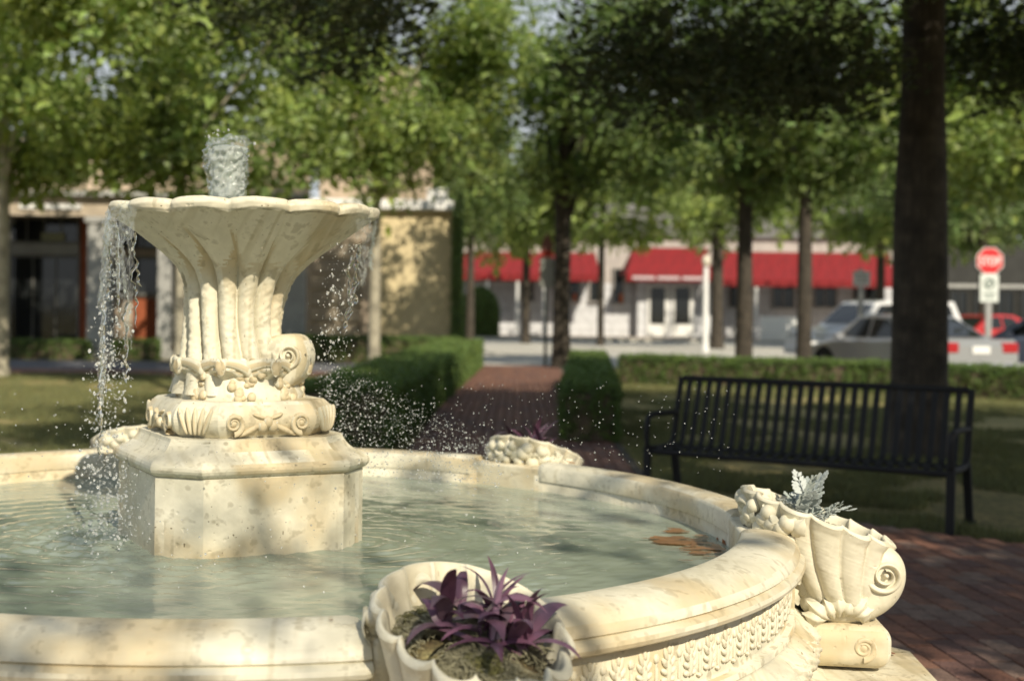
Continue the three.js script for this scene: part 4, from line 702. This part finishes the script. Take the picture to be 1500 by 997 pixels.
// park oak behind the bench: crown drooping into the top of the view
tree({ name: 'oak_tree', label: 'large dark oak with a thick straight trunk behind the bench', x: GX(1347, 13.5), z: -13.5, r: 0.245, fork: 5.2, top: 8.5, seed: 3, geo: CL.oak, mat: M.leafOak, scale: 1.12, gap: 0.4, freq: 1.5, limbs: 10, limbFrom: 17, limbLow: 1,
  lobes: [[-2, 4.6, 3.2, 1.6, 0.8, 1.4, 330], [-3.1, 4.8, 2.6, 1.3, 0.75, 1.3, 240], [-6.1, 4.5, 2.0, 1.4, 0.75, 1.3, 230], [-7.2, 4.8, 1.6, 1.3, 0.7, 1.2, 150], [0.3, 5.2, 3, 1.7, 0.8, 1.4, 330], [2.2, 4.9, 2, 1.4, 0.8, 1.5, 280], [-1.75, 3.7, 1.0, 1.2, 0.65, 1.1, 260], [-2.9, 3.8, 0.6, 1.1, 0.65, 1.1, 220], [-1.2, 4.3, -1.6, 1.2, 0.7, 1.2, 230], [1.9, 4.3, -0.9, 1.2, 0.7, 1.2, 220], [-5.9, 4.4, -0.2, 1.1, 0.6, 1.2, 170], [-6.3, 4.7, -0.8, 1.3, 0.7, 1.2, 130], [3.4, 4.6, 0.6, 1.4, 0.9, 1.3, 220], [1.7, 4.6, -1.8, 1.2, 0.7, 1.0, 260], [2.8, 4.4, -1.2, 1.1, 0.7, 1.0, 230],
    ...lobes(-1.2, 6.8, 1.2, 5.4, 1.7, 3.6, 22, 1.6, 360, 5)] });
// oaks beside and behind the camera that shade the bench and dapple the fountain
tree({ name: 'oak_tree', label: 'spreading oak beside the bricks that shades the bench', x: 8.6, z: -2.6, r: 0.26, fork: 4.2, top: 8, seed: 8, geo: CL.oak, mat: M.leafOak, scale: 1.35, gap: 0.41, freq: 1.3, limbs: 10,
  lobes: [...lobes(-2.6, 6.6, -1.1, 5.6, 2.1, 3.2, 24, 1.65, 380, 9), [-7.2, 8.6, -0.9, 1.8, 1.2, 1.6, 420], [-6.2, 8.3, -2.4, 1.8, 1.1, 1.6, 420], [-8.0, 8.2, -2.8, 1.6, 1, 1.4, 360], [-4, 7.6, -4, 1.8, 1, 1.6, 380], [-1.5, 5.4, 1.9, 1.5, 0.8, 1.0, 260], [-3.4, 6.0, 2.9, 1.5, 0.8, 1.0, 260], [-4.4, 6.6, 2.0, 1.5, 0.9, 1.0, 260], [-3, 6.7, 3.7, 1.4, 0.8, 1, 260], [-1, 6.6, 3.6, 1.5, 0.8, 1, 260], [-2, 6.2, 4.5, 1.4, 0.8, 1, 260], [-4.1, 7.0, 3.2, 1.2, 0.7, 0.9, 220], [0.4, 6.6, 3, 1.4, 0.8, 1.2, 260], [-2.4, 7.6, 1.4, 2, 1, 1.3, 320]] });
tree({ name: 'oak_tree', label: 'broad oak beyond the end of the bench that shades the lawn', x: 12, z: -8.5, r: 0.25, fork: 4.2, top: 8, seed: 14, geo: CL.oak, mat: M.leafOak, scale: 1.4, gap: 0.38, freq: 1.2, limbs: 10, lobes: [...lobes(-0.8, 6.8, 0.6, 3.9, 1.9, 4.0, 22, 1.6, 270, 19), ...[[-5, 6.8, 0.5], [-6, 7, -1], [-4.5, 7, -2.5], [-6.5, 7.2, 1.5], [-5, 7.4, 2.5], [-3.5, 6.8, -0.5], [-7.5, 7.6, 0]].map((p) => [...p, 1.7, 0.9, 1.6, 300])] });
tree({ name: 'oak_tree', label: 'thin crowned oak behind the viewpoint that dapples the fountain', x: 6.2, z: 6.6, r: 0.2, fork: 3.8, top: 7, seed: 21, geo: CL.oak, mat: M.leafOak, scale: 0.95, gap: 0.65, freq: 0.9, limbs: 8, lobes: lobes(-2.4, 6.4, -2.4, 3.2, 1.5, 2.4, 16, 1.25, 100, 31) });

// trees of the square and the street, told apart by what they stand beside
const G1 = 'street trees around the square';
const elm = (px, z, w, label, cy, rx, ry, k, n, seed, o = {}) => { const x = GX(px, z), f = o.fork ?? cy - ry * 0.75; return tree({ name: 'street_tree', label, group: G1, x, z: -z, r: w * z / F / 2, fork: f, top: cy + ry * 0.4, seed, geo: o.far ? CL.far : CL.elm, mat: o.mat || M.leafLight, bark: o.bark, gap: o.gap ?? 0.5, freq: o.freq ?? 0.75, lean: o.lean, limbs: 8, scale: o.scale ?? 1, lobes: [...lobes(o.cx ?? 0, cy, o.cz ?? 0, rx, ry, rx * 0.8, k, o.lr ?? 1.25, n * 0.62, seed + 7), ...(o.more || [])] }); };
elm(2, 26, 17, 'pale trunked tree on the lawn before the arcade column', 6.6, 3.7, 2.9, 22, 330, 41, { bark: M.barkPale });
elm(262, 22, 14, 'leafy tree on the lawn hidden behind the fountain bowl', 5.9, 3.1, 2.4, 20, 330, 47, { bark: M.barkPale });
elm(548, 30, 17, 'pale trunked tree standing before the yellow wall behind the hedge', 7.0, 3.2, 3.0, 20, 300, 53, { bark: M.barkPale, fork: 3.9, gap: 0.47 });
elm(688, 46, 11, 'slender dark tree at the end of the hedge by the yellow wall', 6.2, 2.3, 2.2, 13, 230, 59, { mat: M.leafMid });
elm(822, 32.5, 25, 'dark trunked tree at the far end of the brick path', 6.8, 2.6, 2.6, 18, 260, 61, { mat: M.leafMid, fork: 4, cx: 0.9, gap: 0.53 });
elm(880, 52, 9, 'thin tree in front of the windows of the restaurant', 6.4, 3.6, 2.2, 14, 190, 67, { far: 1 });
elm(1050, 50, 17, 'tree beside the white post in front of the restaurant', 6.6, 3.9, 2.4, 16, 190, 71, { far: 1 });
elm(1090, 29, 22, 'dark trunked tree behind the hedge near the white post', 6.4, 2.9, 2.3, 17, 260, 73, { mat: M.leafMid });
elm(1178, 28, 20, 'dark trunked tree behind the hedge beside the silver car', 6.3, 2.8, 2.2, 17, 250, 79, { mat: M.leafMid });
elm(1590, 27, 18, 'bright leaved tree by the car park reaching over the stop sign', 6.3, 3.3, 2.3, 18, 300, 83, { cx: -0.6 });
elm(1290, 52, 12, 'tree at the kerb behind the white van', 6.4, 3.9, 2.5, 16, 190, 89, { far: 1 });
elm(770, 54, 11, 'tree at the kerb before the vine corner of the yellow building', 5.9, 3.2, 1.9, 15, 190, 97, { far: 1 });
elm(1440, 47, 13, 'tree behind the stop sign shading the dark shop', 6.4, 3.6, 2.6, 16, 190, 101, { far: 1, mat: M.leafMid });
for (const [px, z, cy, s] of [[610, 78, 9, 1], [900, 82, 10, 3], [1060, 86, 11, 4], [1200, 82, 10, 5], [1340, 84, 10, 6], [1480, 80, 10, 7]])
  tree({ name: 'background_tree', label: 'tall tree behind the roofs across the street', group: 'trees behind the roofs', x: GX(px, z), z: -z, r: 0.28, fork: 4.5, top: 11, seed: 100 + s, geo: CL.far, mat: M.leafMid, gap: 0.4, freq: 0.5, limbs: 5, scale: 1.5, lobes: lobes(0, cy, 0, 4.4, 4.2, 4, 18, 1.9, 150, 130 + s) });

// hedges
function hedge(label, pts, w, h, dens, seed) {  // pts: ground line (x, depth)
  const t = thing('hedge', label, 'hedge', [0, 0, 0], 0, hedgeNames), R = rng(seed), ms = [], cores = [];
  for (let i = 0; i < pts.length - 1; i++) {
    const a = pts[i], b = pts[i + 1], dx = b[0] - a[0], dz = b[1] - a[1], L = Math.hypot(dx, dz), tx = dx / L, tz = dz / L, nx = -tz, nz = tx;
    const core = rbox(L, h - 0.08, w - 0.1, 0.05, 0, (h - 0.08) / 2, 0).rotateY(Math.atan2(dz, dx)).translate((a[0] + b[0]) / 2, 0, -(a[1] + b[1]) / 2); cores.push(core);
    const put = (s, k, y) => { const x = a[0] + tx * s + nx * k, z = a[1] + tz * s + nz * k, q = 0.05 * (fbm3(x * 3, y * 3, z * 3, 2) - 0.5); ms.push(M4(x + nx * q, y + q, -(z + nz * q), R() * TAU, R() * TAU, R() * TAU, 0.8 + 0.6 * R())); };
    for (let j = 0; j < L * w * dens; j++) put(R() * L, (R() - 0.5) * w, h - 0.03 + (R() - 0.5) * 0.06);
    for (let j = 0; j < L * h * dens; j++) for (const s of [-1, 1]) put(R() * L, s * (w / 2 - R() * 0.05), Math.pow(R(), 0.9) * h);
    for (let j = 0; j < w * h * dens; j++) for (const s of [0, L]) put(s, (R() - 0.5) * w, R() * h);
  }
  mesh('branches', merge(cores), M.hedgeCore, t); inst('leaves', CL.hedge, M.leafHedge, ms, t, tints(R, ms.length, 0.65, 1.35));
}
hedge('long clipped hedge along the brick path on the lawn side', [[0.05, 17.0], [-0.4, 13.6]].reverse().concat([[2.0, 32.6]]), 1.0, 0.66, 330, 1);
hedge('short clipped hedge in front of the yellow wall', [[-4.6, 33.9], [1.95, 33.9]], 0.8, 0.68, 220, 2);
hedge('rounded end hedge along the brick path on the bench side', [[2.32, 14.6], [4.1, 26.0]], 0.62, 0.62, 330, 3);
hedge('long clipped hedge behind the bench in front of the parked cars', [[4.9, 26.4], [9.0, 24.2], [13.5, 20.6]], 0.8, 0.56, 260, 4);
hedge('low clipped hedge under the dark window of the arcade building', [[P(14, 447, 34)[0], 34.2], [P(128, 447, 34)[0], 34.2]], 0.6, 0.48, 260, 5);
hedge('low dark hedge between two columns of the arcade building', [[P(168, 447, 34)[0], 34.2], [P(230, 447, 34)[0], 34.2]], 0.6, 0.52, 260, 6);
{ // round topped bush and climber
  const t = thing('topiary_bush', 'dark round topped bush at the end of the restaurant under the awning', 'bush', [P(704, 447, 60)[0], 0, -60.5]), R = rng(4), ms = [];
  for (let i = 0; i < 3600; i++) { const a = R() * TAU, y = R() * 2.3, r = 0.85 * Math.sqrt(Math.max(0.02, 1 - Math.pow(Math.max(0, y - 1.3) / 1.0, 2))) * (0.85 + 0.15 * R()); ms.push(M4(r * Math.cos(a), y, r * Math.sin(a), R() * 6, R() * 6, R() * 6, 2.4)); }
  mesh('branches', cyl(0.6, 0.7, 1.8, 0, 0.9, 0), M.hedgeCore, t); inst('leaves', CL.hedge, M.leafHedge, ms, t, tints(R, ms.length));
  const c = thing('climbing_vine', 'green vine climbing the corner of the yellow building', 'vine', [P(670, 447, 38.8)[0], 0, -38.9]), m2 = [];
  for (let i = 0; i < 2400; i++) { const y = R() * 5.2; m2.push(M4((R() - 0.5) * 0.26, y, (R() - 0.5) * 0.5, R() * 6, R() * 6, R() * 6, 1.7)); }
  mesh('stem', taperTube([[0, 0, 0], [0.04, 2, 0.02], [-0.03, 4, 0], [0, 5.2, 0]], [0.05, 0.04, 0.03, 0.015], 8), M.bark, c); inst('leaves', CL.hedge, M.leafMid, m2, c, tints(R, m2.length));
}
{ // grass
  const blade = (() => { const R = rng(2), p = []; for (let i = 0; i < 12; i++) { const x = (R() - 0.5) * 0.14, z = (R() - 0.5) * 0.14, a = R() * TAU, w = 0.003, h = 0.03 + R() * 0.035, lx = (R() - 0.5) * 0.04, lz = (R() - 0.5) * 0.04; p.push(x - w * Math.cos(a), 0, z - w * Math.sin(a), x + w * Math.cos(a), 0, z + w * Math.sin(a), x + lx, h, z + lz); } const g = new THREE.BufferGeometry(); g.setAttribute('position', new THREE.Float32BufferAttribute(p, 3)); g.computeVertexNormals(); return g; })();
  const R = rng(77), ms = [];
  for (let i = 0; i < 120000 && ms.length < 36000; i++) {
    const z = 8 + 19 * Math.pow(R(), 1.3), x = (R() - 0.5) * z * 0.95 + z * 0.1; if (Math.hypot(x - FX, -z - FZ) < 6.12) continue;
    const pc = 1.0 + (z - 9.4) * 0.1008; if (Math.abs(x - pc) < 1.2) continue; if (z > 27 && x < 1.2) continue; if (x > 8.6 && z > 24.5) continue;
    if (fbm3(x * 0.8, 1, z * 0.8, 3) < 0.34 + (z < 13 ? 0.2 : x > 2.4 && z < 22 ? 0.1 : 0)) continue;
    ms.push(M4(x, 0, -z, 0, R() * TAU, 0, 0.8 + R() * 0.7));
  }
  const g = inst('grass', blade, phys({ color: lin(0.15, 0.16, 0.055), roughness: 0.92, transmission: 0.25, side: THREE.DoubleSide }), ms, scene, tints(R, ms.length, 0.6, 1.4));
  tag(g, 'thin patchy grass of the lawns around the plaza', 'grass');
}

// ---------------------------------------------------------------- cars
function car(o) {  // side outlines in (along, up), front to -x
  const t = thing('parked_car', o.label, 'car', [o.x, 0.004, o.z], o.turn, 'cars parked beyond the hedge'), w = o.w ?? 1.78, p = phys({ color: lin(...o.color), metalness: o.metal ?? 0.3, roughness: 0.32, clearcoat: 1, clearcoatRoughness: 0.05 });
  mesh('body', extrude(o.body, w, 0.07, 4), p, t);
  const inset = (pts, d, wb, wt) => { const yb = Math.min(...pts.map((q) => q[1])), yt = Math.max(...pts.map((q) => q[1])), g = extrude(pts, 2, 0.02, 2), a = g.attributes.position; for (let i = 0; i < a.count; i++) { const k = clamp((a.getY(i) - yb) / (yt - yb)); a.setZ(i, a.getZ(i) * lerp(wb, wt, k) / 2); } g.computeVertexNormals(); return g; };
  const cab = mesh('cabin', inset(o.cabin, 0, w - 0.06, w - 0.4), p, t);
  const q = o.cabin, yb = q[0][1], yt = Math.max(...q.map((c) => c[1])), at = (k, e) => { const f = q[1], s = q[2], r = q[q.length - 2], b = q[q.length - 1]; return e < 0 ? [lerp(q[0][0], f[0], k), lerp(q[0][1], f[1], k)] : [lerp(b[0], r[0], k), lerp(b[1], r[1], k)]; };
  // glass
  const quad = (A, B, C, D) => { const g = new THREE.BufferGeometry(); g.setAttribute('position', new THREE.Float32BufferAttribute([...A, ...B, ...C, ...A, ...C, ...D], 3)); g.computeVertexNormals(); return g; };
  const hz = (y) => lerp(w - 0.06, w - 0.4, (y - yb) / (yt - yb)) / 2;
  for (const e of [-1, 1]) {
    const a = at(0.1, e), b = at(0.9, e), n = [e * 0.025, 0.012], za = hz(a[1]) - 0.1, zb = hz(b[1]) - 0.08;
    mesh(e < 0 ? 'windscreen' : 'rear_window', quad([a[0] + n[0], a[1] + n[1], -za], [a[0] + n[0], a[1] + n[1], za], [b[0] + n[0], b[1] + n[1], zb], [b[0] + n[0], b[1] + n[1], -zb]), M.glass, cab);
  }
  for (const s of [-1, 1]) o.windows.forEach((win) => { const v = win.map(([x, y]) => [x, y, s * (hz(y) + 0.012)]); mesh('side_window', quad(...v), M.glass, cab); });
  for (const x of o.wheels) for (const s of [-1, 1]) {
    const wh = mesh('wheel', new THREE.CylinderGeometry(0.32, 0.32, 0.2, 28).rotateX(PI / 2), M.tyre, t, [x, 0.32, s * (w / 2 - 0.09)]);
    mesh('rim', new THREE.CylinderGeometry(0.2, 0.2, 0.03, 20).rotateX(PI / 2), M.metal, wh, [0, 0, s * 0.095]);
    mesh('wheel_arch', new THREE.CylinderGeometry(0.38, 0.38, 0.02, 24, 1).rotateX(PI / 2), M.tyre, t, [x, 0.36, s * (w / 2 - 0.004)]);
  }
  const red = stdm({ color: lin(0.35, 0.015, 0.02), roughness: 0.2 }), clear = stdm({ color: lin(0.7, 0.7, 0.68), roughness: 0.1 });
  const [f, r] = [Math.min(...o.body.map((c) => c[0])), Math.max(...o.body.map((c) => c[0]))];
  for (const s of [-1, 1]) {
    mesh('taillight', rbox(0.12, o.tail ?? 0.2, 0.36, 0.03), red, t, [r - 0.045, o.belt - 0.16, s * (w / 2 - 0.22)]);
    mesh('headlight', rbox(0.16, 0.14, 0.36, 0.03), clear, t, [f + 0.07, o.belt - 0.24, s * (w / 2 - 0.24)]);
    mesh('mirror', rbox(0.1, 0.13, 0.2, 0.04), p, t, [o.mirror, yb + 0.08, s * (w / 2 + 0.06)]);
    for (const hx of o.handles) mesh('door_handle', rbox(0.16, 0.03, 0.03, 0.01), p, t, [hx, o.belt - 0.08, s * (w / 2 + 0.008)]);
  }
  mesh('rear_bumper', rbox(0.14, 0.24, w - 0.06, 0.06), p, t, [r + 0.0, 0.42, 0]);
  mesh('front_bumper', rbox(0.14, 0.24, w - 0.06, 0.06), p, t, [f, 0.42, 0]);
  mesh('number_plate', rbox(0.02, 0.15, 0.4, 0.005), M.white, t, [r + 0.012, o.belt - 0.2, 0]);
  return t;
}
const sedan = { body: [[-2.35, 0.28], [-2.36, 0.55], [-2.2, 0.7], [-1.2, 0.9], [1.6, 0.98], [2.25, 0.98], [2.36, 0.85], [2.36, 0.28]], cabin: [[-1.25, 0.88], [-0.45, 1.38], [0.0, 1.44], [0.7, 1.41], [1.65, 0.96]], windows: [[[-0.85, 0.96], [0.02, 0.96], [0.02, 1.36], [-0.38, 1.34]], [[0.1, 0.96], [0.98, 0.98], [0.6, 1.33], [0.1, 1.36]]], wheels: [-1.42, 1.4], belt: 0.98, mirror: -0.75, handles: [-0.15, 0.8] };
const van = { body: [[-2.3, 0.3], [-2.34, 0.7], [-2.2, 0.95], [-1.15, 1.1], [2.25, 1.12], [2.3, 0.9], [2.32, 0.3]], cabin: [[-1.25, 1.08], [-0.55, 1.74], [-0.1, 1.8], [2.05, 1.78], [2.26, 1.1]], windows: [[[-0.85, 1.16], [-0.05, 1.16], [-0.05, 1.68], [-0.45, 1.66]], [[0.05, 1.16], [0.95, 1.16], [0.95, 1.68], [0.05, 1.68]], [[1.05, 1.16], [2.0, 1.16], [1.9, 1.66], [1.05, 1.68]]], wheels: [-1.4, 1.35], belt: 1.12, mirror: -0.8, handles: [-0.1, 0.9] };
const carAt = (px, z) => ({ x: GX(px, z), z: -z });
car({ ...sedan, ...carAt(1321, 27.3), turn: -75 * PI / 180, label: 'silver sedan with red tail lights parked against the hedge', color: [0.42, 0.43, 0.45], metal: 0.55 });
car({ ...van, ...carAt(1283, 36.5), turn: 18 * PI / 180, label: 'white van parked behind the silver sedan', color: [0.62, 0.62, 0.62], metal: 0 });
car({ ...sedan, ...carAt(1440, 45), turn: 22 * PI / 180, label: 'red car parked behind the stop sign post', color: [0.42, 0.02, 0.018], metal: 0.1, w: 1.75 });
car({ ...sedan, ...carAt(1545, 32), turn: -40 * PI / 180, label: 'blue grey car parked past the stop sign', color: [0.1, 0.12, 0.17], metal: 0.5 });

// ---------------------------------------------------------------- signs and posts
{
  const z = 34.5, p = P(1451, 382, z), R8 = 19.5 * z / F / Math.cos(PI / 8), s = thing('stop_sign', 'red octagonal stop sign above a white plate on a metal post', 'sign', [p[0], 0, -z]);
  mesh('post', rbox(0.16, p[1] + 0.3, 0.07, 0.01, 0, (p[1] + 0.3) / 2, -0.05), M.metal, s);
  const oct = (r) => { const sh = new THREE.Shape(); for (let i = 0; i < 8; i++) { const a = (i + 0.5) * PI / 4; sh[i ? 'lineTo' : 'moveTo'](r * Math.cos(a), r * Math.sin(a)); } return sh; };
  const plate = mesh('octagon', new THREE.ExtrudeGeometry(oct(R8), { depth: 0.012, bevelEnabled: false }), stdm({ color: lin(0.75, 0.75, 0.73), roughness: 0.5 }), s, [0, p[1], 0]);
  const rt = new THREE.ExtrudeGeometry(oct(R8 * 0.94), { depth: 0.004, bevelEnabled: false });
  const red = mesh('red_face', rt, stdm({ color: lin(0.55, 0.015, 0.02), roughness: 0.45 }), plate, [0, 0, 0.012]);
  const { FontLoader } = await import('three/addons/loaders/FontLoader.js'), { TextGeometry } = await import('three/addons/geometries/TextGeometry.js');
  const font = await new FontLoader().loadAsync('fonts/droid/droid_sans_bold.typeface.json');
  const tg = new TextGeometry('STOP', { font, size: R8 * 0.62, depth: 0.004, curveSegments: 4 }); tg.computeBoundingBox(); tg.translate(-(tg.boundingBox.max.x + tg.boundingBox.min.x) / 2, -(tg.boundingBox.max.y + tg.boundingBox.min.y) / 2, 0); tg.scale(R8 * 1.45 / (tg.boundingBox.max.x - tg.boundingBox.min.x), 1, 1);
  mesh('lettering', tg, M.white, plate, [0, 0, 0.017]);
  const q = P(1450, 422, z), w = 27 * z / F, h = 41 * z / F, lower = mesh('lower_plate', rbox(w, h, 0.012, 0.004), stdm({ color: lin(0.62, 0.66, 0.62), roughness: 0.5 }), s, [q[0] - p[0], q[1], 0.01]);
  const dk = stdm({ color: lin(0.08, 0.12, 0.1) });  // blurred marks of the plate: a round symbol and two short lines
  mesh('symbol', new THREE.TorusGeometry(w * 0.24, w * 0.05, 6, 24), dk, lower, [0.0, h * 0.17, 0.007]); mesh('symbol', box(w * 0.5, w * 0.09, 0.004), dk, lower, [0, h * 0.17, 0.009], [0, 0, 0.7]);
  mesh('symbol', box(w * 0.6, h * 0.06, 0.004), dk, lower, [0.01, -h * 0.2, 0.008]); mesh('symbol', box(w * 0.5, h * 0.04, 0.004), dk, lower, [0.0, -h * 0.34, 0.008]);
}
{
  const z = 31, p = P(1263, 408, z), s = thing('street_sign', 'small white sign on a grey post between the van and the silver sedan', 'sign', [p[0], 0, -z]);
  mesh('post', rbox(0.12, p[1] + 0.24, 0.06, 0.01, 0, (p[1] + 0.24) / 2, -0.04), M.metal, s);
  const pl = mesh('plate', rbox(0.41, 0.36, 0.012, 0.004), stdm({ color: lin(0.55, 0.56, 0.55), roughness: 0.5 }), s, [0, p[1], 0]);
  for (let i = 0; i < 3; i++) mesh('line', box(0.3, 0.03, 0.004), stdm({ color: lin(0.25, 0.25, 0.25) }), pl, [0, 0.1 - i * 0.09, 0.007]);
}
{
  const z = 33, b = P(801, 400, z), s = thing('street_sign', 'tall grey sign with a pointed rusty red plate at the end of the path', 'sign', [b[0], 0, -z]);
  mesh('post', cyl(0.04, 0.045, P(0, 375, z)[1], 0, P(0, 375, z)[1] / 2, -0.05, 10), stdm({ color: lin(0.12, 0.13, 0.1), roughness: 0.6 }), s);
  const h = 44 * z / F, w = 20 * z / F;
  mesh('board', rbox(w, h, 0.03, 0.008), stdm({ color: lin(0.3, 0.31, 0.28), roughness: 0.6 }), s, [0, b[1] + 0.02, 0]);
  mesh('board_side', rbox(w * 0.35, h * 0.9, 0.03, 0.008), stdm({ color: lin(0.3, 0.31, 0.28), roughness: 0.6 }), s, [w * 0.62, b[1] + 0.02, -0.12], [0, 1.0, 0]);
  const t0 = b[1] + h / 2 + 0.03, ww = w * 0.42;
  mesh('pointed_plate', extrude([[-ww, 0], [ww, 0], [ww * 1.05, 0.32], [0, 0.62], [-ww * 1.05, 0.32]], 0.015, 0.003, 1), stdm({ color: lin(0.2, 0.085, 0.07), roughness: 0.7 }), s, [0, t0, 0]);
  mesh('red_band', box(ww * 1.9, 0.16, 0.006), stdm({ color: lin(0.42, 0.05, 0.03) }), s, [0, t0 + 0.08, 0.011]);
}
{
  const z = 46, t = P(1035, 380, z), s = thing('white_post', 'tall white post with a pale round cap before the red porch awning', 'post', [t[0], 0, -z]);
  mesh('shaft', new THREE.LatheGeometry(V2([[0.13, 0], [0.13, 0.25], [0.1, 0.3], [0.09, t[1] - 0.3], [0.1, t[1] - 0.26]]), 20), M.white, s);
  mesh('cap', new THREE.SphereGeometry(0.15, 20, 14).scale(1, 1.4, 1), stdm({ color: lin(0.55, 0.5, 0.4), roughness: 0.5 }), s, [0, t[1] - 0.05, 0]);
}
renderer.render(scene, camera);
